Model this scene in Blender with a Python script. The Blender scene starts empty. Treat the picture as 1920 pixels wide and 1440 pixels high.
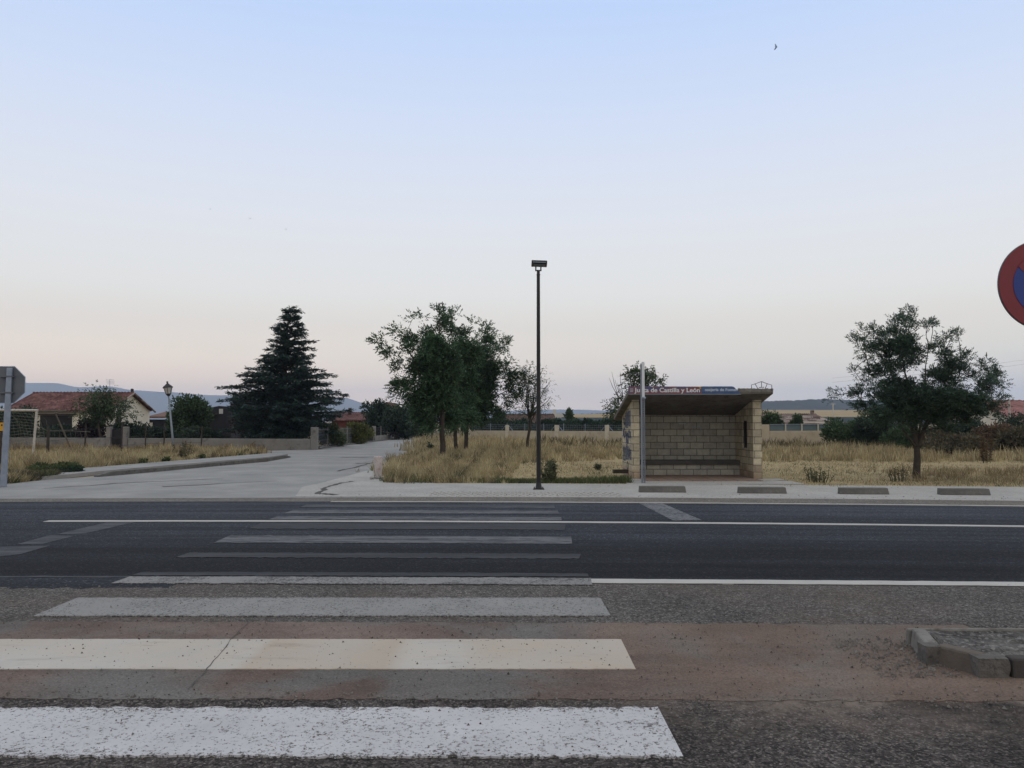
import bpy, bmesh, math, random
import numpy as np
from mathutils import Vector, Matrix

random.seed(7)
RNG = np.random.default_rng(11)
R = math.radians
scene = bpy.context.scene
COL = scene.collection

# ------------------------------------------------------------------ camera geometry
F = 1500.0
CAMZ = 1.6
TH = math.atan(70 / F)
CT, ST = math.cos(TH), math.sin(TH)


def at(px, py, d):
    """a point seen at photo pixel (px, py) standing d metres ahead"""
    a = (px - 960) / F
    b = (720 - py) / F
    y = CT - b * ST
    z = ST + b * CT
    s = d / y
    return Vector((a * s, d, CAMZ + z * s))


def gnd(px, py, z=0.0):
    a = (px - 960) / F
    b = (720 - py) / F
    y = CT - b * ST
    zz = ST + b * CT
    s = (z - CAMZ) / zz
    return Vector((a * s, y * s, z))


def srgb(r, g, b):
    def f(c):
        c /= 255.0
        return c / 12.92 if c <= 0.04045 else ((c + 0.055) / 1.055) ** 2.4
    return (f(r), f(g), f(b), 1.0)


def g4(c):
    return tuple(c) if len(c) == 4 else (c[0], c[1], c[2], 1.0)


# ------------------------------------------------------------------ materials
class NT:
    def __init__(self, name):
        self.m = bpy.data.materials.new(name)
        self.m.use_nodes = True
        self.t = self.m.node_tree
        self.n = self.t.nodes
        self.n.clear()
        self.out = self.n.new('ShaderNodeOutputMaterial')
        self.b = self.n.new('ShaderNodeBsdfPrincipled')
        self.t.links.new(self.b.outputs[0], self.out.inputs[0])
        self._c = {}

    def link(self, a, b):
        self.t.links.new(a, b)

    def coord(self, kind='Object', scale=None, rot=None):
        k = (kind, str(scale), str(rot))
        if k not in self._c:
            tc = self.n.new('ShaderNodeTexCoord')
            o = tc.outputs[kind]
            if scale or rot:
                mp = self.n.new('ShaderNodeMapping')
                if scale:
                    mp.inputs['Scale'].default_value = scale
                if rot:
                    mp.inputs['Rotation'].default_value = rot
                self.link(o, mp.inputs[0])
                o = mp.outputs[0]
            self._c[k] = o
        return self._c[k]

    def noise(self, scale, detail=3, rough=0.55, co=None, dist=0.0):
        n = self.n.new('ShaderNodeTexNoise')
        n.inputs['Scale'].default_value = scale
        n.inputs['Detail'].default_value = detail
        n.inputs['Roughness'].default_value = rough
        n.inputs['Distortion'].default_value = dist
        self.link(co or self.coord(), n.inputs['Vector'])
        return n.outputs['Fac']

    def voro(self, scale, co=None, feature='F1', out='Distance', rand=1.0):
        n = self.n.new('ShaderNodeTexVoronoi')
        n.feature = feature
        n.inputs['Scale'].default_value = scale
        n.inputs['Randomness'].default_value = rand
        self.link(co or self.coord(), n.inputs['Vector'])
        return n.outputs[out]

    def ramp(self, fac, stops, interp='LINEAR'):
        n = self.n.new('ShaderNodeValToRGB')
        e = n.color_ramp.elements
        n.color_ramp.interpolation = interp
        while len(e) < len(stops):
            e.new(0.5)
        for i, (p, c) in enumerate(stops):
            e[i].position = p
            e[i].color = g4(c) if hasattr(c, '__len__') else (c, c, c, 1)
        self.link(fac, n.inputs[0])
        return n.outputs[0]

    def mix(self, fac, a, b, blend='MIX'):
        n = self.n.new('ShaderNodeMix')
        n.data_type = 'RGBA'
        n.blend_type = blend
        n.clamp_factor = True
        for v, s in ((fac, 0), (a, 6), (b, 7)):
            if isinstance(v, (int, float)):
                n.inputs[s].default_value = v if s == 0 else (v, v, v, 1)
            elif hasattr(v, '__len__'):
                n.inputs[s].default_value = g4(v)
            else:
                self.link(v, n.inputs[s])
        return n.outputs[2]

    def math(self, op, a, b=0.0, clamp=False):
        n = self.n.new('ShaderNodeMath')
        n.operation = op
        n.use_clamp = clamp
        for v, s in ((a, 0), (b, 1)):
            if isinstance(v, (int, float)):
                n.inputs[s].default_value = v
            else:
                self.link(v, n.inputs[s])
        return n.outputs[0]

    def sep(self, co):
        n = self.n.new('ShaderNodeSeparateXYZ')
        self.link(co, n.inputs[0])
        return n.outputs

    def comb(self, x, y, z=0.0):
        n = self.n.new('ShaderNodeCombineXYZ')
        for v, s in ((x, 0), (y, 1), (z, 2)):
            if isinstance(v, (int, float)):
                n.inputs[s].default_value = v
            else:
                self.link(v, n.inputs[s])
        return n.outputs[0]

    def bump(self, h, strength=0.5, dist=0.02):
        n = self.n.new('ShaderNodeBump')
        n.inputs['Strength'].default_value = strength
        n.inputs['Distance'].default_value = dist
        self.link(h, n.inputs['Height'])
        self.link(n.outputs[0], self.b.inputs['Normal'])

    def base(self, c):
        if hasattr(c, '__len__'):
            self.b.inputs['Base Color'].default_value = g4(c)
        else:
            self.link(c, self.b.inputs['Base Color'])
        return self

    def set(self, rough=0.8, metal=0.0, spec=0.3):
        self.b.inputs['Roughness'].default_value = rough
        self.b.inputs['Metallic'].default_value = metal
        self.b.inputs['Specular IOR Level'].default_value = spec
        return self.m


def varied(name, c1, c2, scale=3.0, rough=0.8, metal=0.0, spec=0.3, c3=None, bump=0.0, bscale=40):
    k = NT(name)
    col = k.ramp(k.noise(scale, 5, 0.62), [(0.3, c1), (0.7, c2)])
    if c3:
        col = k.mix(k.ramp(k.noise(scale * 2.7, 6, 0.7), [(0.52, 0.0), (0.68, 1.0)]), col, c3)
    k.base(col)
    if bump:
        k.bump(k.noise(bscale, 4, 0.6), bump, 0.01)
    return k.set(rough, metal, spec)


def aggregate(name, dark, mid, light, scale=70, patch=0.35, tint=None, uv_streak=None, dust=None, edge_dust=None):
    """coarse stone-in-bitumen surface"""
    k = NT(name)
    co = k.coord()
    cell = k.sep(k.voro(scale, out='Color'))[0]
    big = k.sep(k.voro(scale * 0.42, out='Color'))[1]
    col = k.ramp(cell, [(0.0, dark), (0.45, mid), (0.8, light), (0.97, [min(1, v * 1.8) for v in light[:3]])])
    col2 = k.ramp(big, [(0.1, dark), (0.6, mid), (1.0, light)])
    col = k.mix(0.4, col, col2)
    gap = k.ramp(k.voro(scale, feature='DISTANCE_TO_EDGE'), [(0.0, 0.45), (0.12, 1.0)])
    col = k.mix(0.8, col, gap, 'MULTIPLY')
    pits = k.ramp(k.noise(scale * 0.28, 3, 0.7), [(0.36, 0.45), (0.47, 1.0)])
    col = k.mix(0.75, col, pits, 'MULTIPLY')
    pt = k.ramp(k.noise(0.9, 6, 0.65), [(0.3, 1 - patch), (0.7, 1 + patch * 0.55)])
    col = k.mix(1.0, col, pt, 'MULTIPLY')
    if tint:
        col = k.mix(k.ramp(k.noise(0.55, 5, 0.6), [(0.45, 0.0), (0.72, 0.6)]), col, tint)
    if uv_streak:
        uv = k.sep(k.coord('UV'))
        v = uv[1]
        col = k.mix(1.0, col, k.ramp(k.math('MULTIPLY', v, 0.1), uv_streak), 'MULTIPLY')
        st = k.noise(1.0, 5, 0.6, co=k.comb(k.math('MULTIPLY', uv[0], 0.07), k.math('MULTIPLY', v, 3.2)))
        col = k.mix(1.0, col, k.ramp(st, [(0.32, 0.62), (0.68, 1.3)]), 'MULTIPLY')
    if dust:
        col = k.mix(k.ramp(k.noise(1.6, 6, 0.7), [(0.42, 0.0), (0.7, 0.75)]), col, dust)
    if edge_dust:
        # sand swept along the gutter's lower edge, thicker to the right
        uv = k.sep(k.coord('UV'))
        near = k.ramp(k.math('SUBTRACT', 4.75, uv[1]), [(0.0, 1.0), (0.32, 0.45), (0.75, 0.0)])
        side = k.ramp(k.math('MULTIPLY', k.math('ADD', uv[0], 1.0), 0.25), [(0.2, 0.0), (0.7, 1.0)])
        nz = k.ramp(k.noise(3.2, 6, 0.75), [(0.36, 0.0), (0.6, 1.0)])
        col = k.mix(k.math('MULTIPLY', k.math('MULTIPLY', near, side), nz), col, edge_dust)
        oil = k.ramp(k.noise(0.8, 4, 0.6, dist=.8), [(0.3, 0.55), (0.42, 1.0)])
        col = k.mix(1.0, col, oil, 'MULTIPLY')
    k.base(col)
    h = k.math('ADD', k.voro(scale), k.noise(scale * 1.7, 3))
    k.bump(h, 0.55, 0.008)
    return k.set(0.9, 0.0, 0.15)


def paint(name, white, under, wear, scale=45, stain=None, edge=0.0, patch=.22, stretch=None):
    k = NT(name)
    w = k.noise(scale, 4, 0.75, co=k.coord('Object', stretch) if stretch else None)
    big = k.noise(1.5, 4, 0.6, co=k.coord('Object', (.25, 3.0, 1)) if stretch else None)
    f = k.math('ADD', w, k.math('MULTIPLY', k.math('SUBTRACT', big, 0.5), patch))
    if edge:
        v = k.sep(k.coord('UV'))[1]
        e = k.math('MINIMUM', v, k.math('SUBTRACT', 1.0, v))
        f = k.math('SUBTRACT', f, k.ramp(k.math('ADD', e, k.math('MULTIPLY', k.math('SUBTRACT', k.noise(9, 5, 0.7), .5), .16)), [(0.0, edge), (0.10, 0.0)]))
    f = k.ramp(f, [(wear, 0.0), (wear + 0.06, 1.0)])
    wc = k.ramp(k.noise(2.2, 5, 0.65), [(0.3, [v * 0.82 for v in white[:3]]), (0.7, white)])
    if stain:
        wc = k.mix(k.ramp(k.noise(1.1, 4, 0.6), [(0.42, 0.0), (0.75, 0.55)]), wc, stain)
        sx = k.math('ADD', k.sep(k.coord())[0], k.math('MULTIPLY', k.math('SUBTRACT', k.noise(4.0, 3), .5), .08))
        slab = k.ramp(k.math('MULTIPLY', k.math('ADD', sx, 2.0), .5), [(0.10, 0.0), (0.14, .5), (0.40, .28), (0.58, .55), (0.65, 0.05), (0.8, .0), (0.9, .3)])
        wc = k.mix(slab, wc, stain)
        smear = k.ramp(k.noise(2.4, 6, .7, co=k.coord('Object', (.6, 2.2, 1))), [(0.56, 0.0), (0.72, .45)])
        wc = k.mix(smear, wc, (.2, .17, .14))
    u = k.ramp(k.noise(scale * 2, 2), [(0.3, [v * 0.6 for v in under[:3]]), (0.7, under)])
    k.base(k.mix(f, u, wc))
    k.bump(w, 0.35, 0.006)
    return k.set(0.75, 0, 0.25)


def foliage(name, c1, c2, c3=None, trans=0.25):
    k = NT(name)
    geo = k.n.new('ShaderNodeNewGeometry')
    rnd = geo.outputs['Random Per Island']
    stops = [(0.0, c1), (0.75, c2)] + ([(1.0, c3)] if c3 else [])
    col = k.ramp(rnd, stops)
    clump = k.ramp(k.noise(1.3, 3), [(0.3, 0.65), (0.7, 1.3)])
    col = k.mix(1.0, col, clump, 'MULTIPLY')
    k.base(col)
    k.set(0.6, 0, 0.25)
    tr = k.n.new('ShaderNodeBsdfTranslucent')
    k.link(col, tr.inputs[0])
    mx = k.n.new('ShaderNodeMixShader')
    mx.inputs[0].default_value = trans
    k.link(k.b.outputs[0], mx.inputs[1])
    k.link(tr.outputs[0], mx.inputs[2])
    k.link(mx.outputs[0], k.out.inputs[0])
    return k.m


# ------------------------------------------------------------------ mesh helpers
class MB:
    def __init__(self):
        self.v, self.f, self.uv = [], [], []

    def quad(self, *p):
        i = len(self.v)
        self.v += [tuple(q) for q in p]
        self.f.append(tuple(range(i, i + len(p))))

    def box(self, c, s, rz=0.0, rot=None):
        m = rot if rot is not None else Matrix.Rotation(rz, 3, 'Z')
        i = len(self.v)
        for dx in (-.5, .5):
            for dy in (-.5, .5):
                for dz in (-.5, .5):
                    self.v.append(tuple(Vector(c) + m @ Vector((dx * s[0], dy * s[1], dz * s[2]))))
        for q in ((0, 1, 3, 2), (4, 6, 7, 5), (0, 4, 5, 1), (2, 3, 7, 6), (0, 2, 6, 4), (1, 5, 7, 3)):
            self.f.append(tuple(i + k for k in q))
        return self

    def span(self, a, b):
        a, b = Vector(a), Vector(b)
        return self.box((a + b) / 2, [abs(b[k] - a[k]) for k in range(3)])

    def tube(self, pts, rad, n=8, cap=True):
        pts = [Vector(p) for p in pts]
        if not hasattr(rad, '__len__'):
            rad = [rad] * len(pts)
        base = len(self.v)
        prev = None
        for k, p in enumerate(pts):
            d = (pts[min(k + 1, len(pts) - 1)] - pts[max(k - 1, 0)])
            if d.length < 1e-9:
                d = Vector((0, 0, 1))
            d.normalize()
            if prev is None:
                a = Vector((1, 0, 0)) if abs(d.x) < 0.9 else Vector((0, 1, 0))
                u = d.cross(a).normalized()
            else:
                u = (prev - d * prev.dot(d))
                u = u.normalized() if u.length > 1e-6 else d.orthogonal().normalized()
            prev = u
            w = d.cross(u)
            for j in range(n):
                a = 2 * math.pi * j / n
                self.v.append(tuple(p + (u * math.cos(a) + w * math.sin(a)) * rad[k]))
        for k in range(len(pts) - 1):
            for j in range(n):
                a = base + k * n + j
                b = base + k * n + (j + 1) % n
                self.f.append((a, b, b + n, a + n))
        if cap:
            self.f.append(tuple(base + j for j in reversed(range(n))))
            e = base + (len(pts) - 1) * n
            self.f.append(tuple(e + j for j in range(n)))
        return self

    def lathe(self, c, prof, n=16):
        return self.tube([(c[0], c[1], c[2] + z) for r, z in prof], [max(r, 1e-4) for r, z in prof], n)

    def prism(self, pts, dvec):
        """closed outline extruded along dvec"""
        pts = [Vector(p) for p in pts]
        d = Vector(dvec)
        i, n = len(self.v), len(pts)
        self.v += [tuple(p) for p in pts] + [tuple(p + d) for p in pts]
        self.f.append(tuple(range(i, i + n)))
        self.f.append(tuple(reversed(range(i + n, i + 2 * n))))
        for k in range(n):
            a, b = i + k, i + (k + 1) % n
            self.f.append((b, a, a + n, b + n))
        return self

    def mesh(self, name):
        me = bpy.data.meshes.new(name)
        me.from_pydata(self.v, [], self.f)
        me.update()
        return me

    def build(self, name, mat, parent=None, bevel=0.0, smooth=False, fix=True):
        me = self.mesh(name)
        if fix:
            bm = bmesh.new()
            bm.from_mesh(me)
            bmesh.ops.recalc_face_normals(bm, faces=bm.faces)
            bm.to_mesh(me)
            bm.free()
        o = link(name, me, mat, parent)
        if bevel:
            md = o.modifiers.new('Bevel', 'BEVEL')
            md.width = bevel
            md.segments = 2
            md.limit_method = 'ANGLE'
        if smooth:
            for p in me.polygons:
                p.use_smooth = True
        return o


def link(name, me, mat, parent=None):
    o = bpy.data.objects.new(name, me)
    COL.objects.link(o)
    if mat:
        me.materials.append(mat)
    if parent is not None:
        o.parent = parent
        if parent.type == 'EMPTY':
            o.matrix_parent_inverse = Matrix.Translation(-Vector(parent.location))
    return o


def tag(o, label=None, cat=None, group=None, kind=None):
    if label:
        o['label'] = label
    if cat:
        o['category'] = cat
    if group:
        o['group'] = group
    if kind:
        o['kind'] = kind
    return o


def thing(name, loc, label, cat, group=None):
    o = bpy.data.objects.new(name, None)
    COL.objects.link(o)
    o.location = loc
    o.empty_display_size = 0.2
    return tag(o, label, cat, group)


def struct(o):
    o['kind'] = 'structure'
    return o


def fast_mesh(name, V, nper, mat, parent=None):
    """V (n*nper,3) -> n polygons of nper corners"""
    V = np.asarray(V, dtype=np.float32).reshape(-1, 3)
    nv = len(V)
    nf = nv // nper
    me = bpy.data.meshes.new(name)
    me.vertices.add(nv)
    me.vertices.foreach_set('co', V.ravel())
    me.loops.add(nv)
    me.loops.foreach_set('vertex_index', np.arange(nv, dtype=np.int32))
    me.polygons.add(nf)
    me.polygons.foreach_set('loop_start', np.arange(0, nv, nper, dtype=np.int32))
    me.update(calc_edges=True)
    me.validate()
    return link(name, me, mat, parent)


def unit(a):
    return a / np.maximum(np.linalg.norm(a, axis=-1, keepdims=True), 1e-9)


def leaf_quads(P, D, L, W, flat=0.0):
    """rhombic leaves: base P, direction D, length L, width W"""
    n = len(P)
    rnd = RNG.normal(size=(n, 3))
    rnd[:, 2] += flat * 3
    S = unit(np.cross(D, rnd))
    L = np.broadcast_to(np.asarray(L, float).reshape(-1, 1), (n, 1))
    W = np.broadcast_to(np.asarray(W, float).reshape(-1, 1), (n, 1))
    V = np.empty((n, 4, 3))
    V[:, 0] = P
    V[:, 1] = P + D * L * 0.45 + S * W * 0.5
    V[:, 2] = P + D * L
    V[:, 3] = P + D * L * 0.45 - S * W * 0.5
    return V.reshape(-1, 3)


def compound(P, D, L, pairs=3, lw=(0.07, 0.03), flat=0.5):
    """pinnate leaves as pairs of leaflets along an axis"""
    n = len(P)
    rnd = RNG.normal(size=(n, 3)) * 0.5
    rnd[:, 2] += 1.0
    S = unit(np.cross(D, rnd))
    out = []
    for k in range(pairs):
        t = (k + 0.7) / (pairs + 0.3)
        drop = np.zeros((n, 3))
        drop[:, 2] = -0.25 * t * t
        base = P + (D + drop) * (L * t)[:, None]
        for s in (-1, 1):
            d = unit(D * 0.55 + S * s * 0.85 + RNG.normal(size=(n, 3)) * 0.18)
            out.append(leaf_quads(base, d, lw[0] * RNG.uniform(0.8, 1.25, n), lw[1], flat))
    drop = np.zeros((n, 3))
    drop[:, 2] = -0.25
    out.append(leaf_quads(P + (D + drop) * L[:, None] * 0.95, unit(D + drop), lw[0] * 1.1 * np.ones(n), lw[1], flat))
    return np.concatenate(out)


def curve_pts(a, b, n, sag, wob):
    a, b = Vector(a), Vector(b)
    L = (b - a).length
    pts = []
    ph = random.uniform(0, 6.28)
    for i in range(n + 1):
        t = i / n
        p = a.lerp(b, t)
        p.z += sag * L * math.sin(math.pi * t)
        w = wob * L * math.sin(math.pi * t)
        p.x += w * math.sin(ph + t * 5)
        p.y += w * math.cos(ph + t * 4)
        pts.append(p)
    return pts


def tree(name, label, cat, base, fork, r0, tips, ells, mats, group=None, clus=0.33, per=22, leaf=0.26,
         pairs=3, lw=(0.08, 0.034), lean=None, limb_start=0.35, step=0.42, droop=0.25, fill=60, stem_r=0.35):
    """trunk with limbs reaching the given tips; leaf sprays along limbs and through the crown ellipsoids"""
    base = Vector(base)
    fork = Vector(fork)
    root = thing(name, base, label, cat, group)
    tb = MB()
    tp = curve_pts(base, fork, 6, 0, 0.03)
    tb.tube([base - Vector((0, 0, .05))] + tp, [r0 * 1.45] + [r0 * (1.12 - 0.28 * i / 6) for i in range(7)], 10)
    centres, limb_nodes = [], []
    for tpv in tips:
        tpv = Vector(tpv)
        st = fork if random.random() < 0.6 else tp[-2 - random.randint(0, 1)]
        L = (tpv - st).length
        pts = curve_pts(st, tpv, 7, 0.05, 0.05)
        rr = r0 * (0.30 + 0.2 * random.random())
        tb.tube(pts, [rr * (1 - 0.9 * i / 7) + 0.006 for i in range(8)], 6)
        limb_nodes += pts[2:]
        n = max(2, int(L / step))
        for i in range(n + 1):
            t = limb_start + (1 - limb_start) * i / n
            k = min(6, int(t * 7))
            p = pts[k].lerp(pts[k + 1], t * 7 - k)
            spread = 0.20 * (1 - t) + 0.03
            centres.append(p + Vector([random.gauss(0, spread * 0.8) for _ in range(3)]))
    for (c, r, nf) in ells:
        for _ in range(nf):
            while True:
                q = Vector([random.uniform(-1, 1) for _ in range(3)])
                if 0.1 < q.length < 1:
                    break
            q = q.normalized() * (q.length ** 0.6)
            p = Vector(c) + Vector((q.x * r[0], q.y * r[1], q.z * r[2]))
            centres.append(p)
            near = min(limb_nodes, key=lambda s: (s - p).length)
            if (near - p).length > 0.25:
                tb.tube(curve_pts(near, p, 3, 0.05, 0.06), [0.016, 0.012, 0.008, 0.004], 4)
    tb.build('trunk', mats[0], root, smooth=True)
    C = np.array([tuple(c) for c in centres])
    sz = np.array([random.uniform(0.65, 1.2) for _ in centres])
    idx = np.repeat(np.arange(len(C)), per)
    off = RNG.normal(size=(len(idx), 3)) * (clus * sz[idx])[:, None] * np.array([0.62, 0.62, 0.42])
    P = C[idx] + off
    ctr = C.mean(axis=0)
    D = unit(unit(off) * 0.8 + unit(P - ctr) * 0.5 + RNG.normal(size=P.shape) * 0.45 + np.array([0, 0, 0.1 - droop]))
    V = compound(P, D, leaf * RNG.uniform(0.6, 1.2, len(P)), pairs, lw)
    fast_mesh('crown', V, 4, mats[1], root)
    return root


def bush(name, label, cat, c, r, n, mats, group=None, leaf=(0.12, 0.06), lumps=14, stems=7, up=0.25):
    """leafy shrub made of many leaf clumps; c is its foot on the ground, r its half sizes"""
    c = Vector(c)
    root = thing(name, c, label, cat, group)
    cs, rs = [], []
    sb = MB()
    for i in range(lumps):
        th = random.uniform(0, 2 * math.pi)
        rr = math.sqrt(random.random()) * 0.78
        z = random.uniform(0.3, 1.62)
        k = math.sqrt(max(0.06, 1 - (abs(z - 0.8) / 1.1) ** 2))
        cs.append((c.x + r[0] * rr * k * math.cos(th), c.y + r[1] * rr * k * math.sin(th), c.z + r[2] * z))
        rs.append(random.uniform(0.28, 0.46))
        if i < stems:
            sb.tube(curve_pts((c.x + random.uniform(-.1, .1) * r[0], c.y + random.uniform(-.1, .1) * r[1], c.z - 0.03), cs[-1], 4, 0.05, 0.05),
                    [0.04, 0.03, 0.022, 0.014, 0.006], 5)
    sb.build('stem', mats[0], root)
    C = np.array(cs)
    k = RNG.integers(0, lumps, n)
    q = unit(RNG.normal(size=(n, 3))) * (RNG.random((n, 1)) ** 0.45)
    rad = np.array(rs)[k][:, None] * np.array([r[0], r[1], r[2] * 1.0])
    P = C[k] + q * rad
    P[:, 2] = np.maximum(P[:, 2], c.z + 0.03)
    D = unit(q + RNG.normal(size=(n, 3)) * 0.6 + np.array([0, 0, up]))
    V = leaf_quads(P, D, leaf[0] * RNG.uniform(0.6, 1.4, n), leaf[1] * RNG.uniform(0.7, 1.3, n))
    fast_mesh('foliage', V, 4, mats[1], root)
    return root


# ------------------------------------------------------------------ world, sun, camera
SUN_EL, SUN_AZ = R(6), R(200)
world = bpy.data.worlds.new("World")
scene.world = world
world.use_nodes = True
wt = world.node_tree
wt.nodes.clear()
wo = wt.nodes.new('ShaderNodeOutputWorld')
sky = wt.nodes.new('ShaderNodeTexSky')
sky.sky_type = 'NISHITA'
sky.sun_disc = False
sky.sun_elevation = SUN_EL
sky.sun_rotation = SUN_AZ
sky.altitude = 1000
bg_n = wt.nodes.new('ShaderNodeBackground')
bg_n.inputs[1].default_value = 0.05
wt.links.new(sky.outputs[0], bg_n.inputs[0])
tcw = wt.nodes.new('ShaderNodeTexCoord')
sp = wt.nodes.new('ShaderNodeSeparateXYZ')
wt.links.new(tcw.outputs['Generated'], sp.inputs[0])


def wramp(stops, k=1.0):
    n = wt.nodes.new('ShaderNodeValToRGB')
    e = n.color_ramp.elements
    n.color_ramp.interpolation = 'EASE'
    n.color_ramp.interpolation = 'LINEAR'
    while len(e) < len(stops):
        e.new(0.5)
    for i, (p, c) in enumerate(stops):
        e[i].position = p
        q = c if c[-1] == 'lin' else srgb(*c[:3])
        m = k * (c[3] if len(c) > 3 and c[3] != 'lin' else 1.0)
        e[i].color = (q[0] * m, q[1] * m, q[2] * m, 1.0)
    wt.links.new(sp.outputs[2], n.inputs[0])
    return n.outputs[0]




def tint(c, r, g, b):
    """sky colour scaled per channel (may exceed 1: the haze in front dims it)"""
    q = srgb(*c)
    return (q[0] * r, q[1] * g, q[2] * b, 'lin')


UP = [(0.155, tint((234, 236, 235), 1.08, 1.04, 1.0)), (0.25, tint((230, 236, 244), 1.02, 1.0, 1.0)), (0.35, (216, 228, 250)), (0.467, (194, 217, 254)), (0.62, (206, 214, 230, 1.15)), (1.0, (222, 221, 218, 1.6))]
left = wramp([(0.0, tint((252, 224, 204), 1.65, 1.42, 1.1)), (0.045, tint((250, 230, 217), 1.44, 1.31, 1.06)), (0.08, tint((243, 231, 222), 1.25, 1.18, 1.03)), (0.115, tint((238, 231, 224), 1.09, 1.06, 1.0))] + UP)
right = wramp([(0.0, tint((234, 226, 231), 1.26, 1.22, 1.0)), (0.045, tint((232, 226, 229), 1.2, 1.17, .99)), (0.08, tint((232, 228, 227), 1.16, 1.13, .98)), (0.115, tint((231, 229, 226), 1.12, 1.07, .98))] + UP)
back = wramp([(0.0, (218, 200, 186)), (0.2, (218, 210, 204)), (0.45, (216, 216, 218)), (0.7, (218, 219, 222, 1.15)), (1.0, (222, 221, 218, 1.5))], 1.06)
mp = wt.nodes.new('ShaderNodeMapRange')
mp.inputs['From Min'].default_value = -0.5
mp.inputs['From Max'].default_value = 0.55
wt.links.new(sp.outputs[0], mp.inputs[0])
mxw = wt.nodes.new('ShaderNodeMix')
mxw.data_type = 'RGBA'
wt.links.new(mp.outputs[0], mxw.inputs[0])
wt.links.new(left, mxw.inputs[6])
wt.links.new(right, mxw.inputs[7])
bg_r = wt.nodes.new('ShaderNodeBackground')
bg_r.inputs[1].default_value = 1.12
mpb = wt.nodes.new('ShaderNodeMapRange')
mpb.inputs['From Min'].default_value = 0.15
mpb.inputs['From Max'].default_value = -0.5
wt.links.new(sp.outputs[1], mpb.inputs[0])
mxb = wt.nodes.new('ShaderNodeMix')
mxb.data_type = 'RGBA'
wt.links.new(mpb.outputs[0], mxb.inputs[0])
wt.links.new(mxw.outputs[2], mxb.inputs[6])
wt.links.new(back, mxb.inputs[7])
wt.links.new(mxb.outputs[2], bg_r.inputs[0])
addw = wt.nodes.new('ShaderNodeMixShader')
addw.inputs[0].default_value = 0.10
wt.links.new(bg_r.outputs[0], addw.inputs[1])
wt.links.new(bg_n.outputs[0], addw.inputs[2])
wt.links.new(addw.outputs[0], wo.inputs[0])

sl = bpy.data.lights.new('sun', 'SUN')
sl.energy = 0.3
sl.angle = R(25)
sl.color = (1.0, 0.84, 0.66)
so = bpy.data.objects.new('sun', sl)
COL.objects.link(so)
sd = Vector((0.85, -0.5, 0.3))   # towards the low sun, behind the camera
so.rotation_euler = sd.to_track_quat('Z', 'Y').to_euler()
so.location = (10, -30, 20)

cd = bpy.data.cameras.new('camera')
cd.sensor_width = 36.0
cd.lens = 36.0 * F / 1920.0
cd.clip_start = 0.1
cd.clip_end = 20000
co_ = bpy.data.objects.new('camera', cd)
COL.objects.link(co_)
co_.location = (0, 0, CAMZ)
co_.rotation_euler = (R(90) + TH, 0, 0)
scene.camera = co_
scene.view_settings.view_transform = 'Standard'
scene.view_settings.look = 'None'
scene.view_settings.exposure = 0.0
scene.view_settings.gamma = 1.0
scene.cycles.max_bounces = 6
scene.cycles.diffuse_bounces = 3
scene.cycles.transparent_max_bounces = 8
scene.cycles.volume_bounces = 1

# ------------------------------------------------------------------ palette
M = {}
M['soil'] = varied('dry soil', (.20, .155, .085), (.30, .235, .13), 0.35, 0.95, c3=(.16, .125, .075), bump=0.4)
M['stubble'] = varied('mown straw', (.27, .205, .095), (.37, .29, .145), 1.2, 0.95, c3=(.20, .155, .08), bump=0.5, bscale=25)
M['asphalt'] = aggregate('main road asphalt', (.018, .02, .026), (.042, .046, .056), (.075, .08, .092), 75, 0.25,
                         uv_streak=[(0.815, .62), (0.86, .48), (0.92, .52), (0.97, .62), (1.0, .75)])
M['asphalt'] = None


def road_mat():
    k = NT('main road asphalt')
    uv = k.sep(k.coord('UV'))
    cell = k.sep(k.voro(55, out='Color'))[0]
    col = k.ramp(cell, [(0.0, (.035, .039, .047)), (0.5, (.058, .063, .074)), (0.93, (.085, .09, .102)), (0.985, (.20, .20, .21))])
    prof = k.ramp(k.math('MULTIPLY', k.math('SUBTRACT', uv[1], 8.0), 0.125),
                  [(0.0, 1.0), (0.035, .75), (0.06, .38), (0.12, .34), (0.17, .52), (0.24, .42), (0.31, .58), (0.40, .85), (0.5, .98), (0.63, .92), (0.75, 1.15), (1.0, 1.15)])
    col = k.mix(1.0, col, prof, 'MULTIPLY')
    st = k.noise(1.0, 6, 0.62, co=k.comb(k.math('MULTIPLY', uv[0], 0.09), k.math('MULTIPLY', uv[1], 3.0)))
    col = k.mix(1.0, col, k.ramp(st, [(0.3, 0.55), (0.7, 1.5)]), 'MULTIPLY')
    pt = k.ramp(k.noise(0.5, 5, 0.6), [(0.3, 0.85), (0.7, 1.15)])
    col = k.mix(1.0, col, pt, 'MULTIPLY')
    k.base(col)
    k.bump(k.math('ADD', k.voro(55), k.noise(90, 3)), 0.5, 0.008)
    return k.set(0.9, 0, 0.12)


M['asphalt'] = road_mat()
M['shoulder'] = aggregate('gravelly shoulder asphalt', (.045, .042, .04), (.115, .107, .10), (.24, .225, .21), 78, 0.3, tint=(.14, .105, .085))
M['apron'] = aggregate('dark near asphalt', (.02, .019, .02), (.058, .054, .053), (.15, .14, .135), 82, 0.5, dust=None, edge_dust=(.20, .17, .145))
M['verge_asphalt'] = aggregate('dusty far shoulder', (.10, .095, .085), (.17, .16, .145), (.25, .235, .21), 50, 0.18, tint=(.22, .19, .16))


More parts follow.
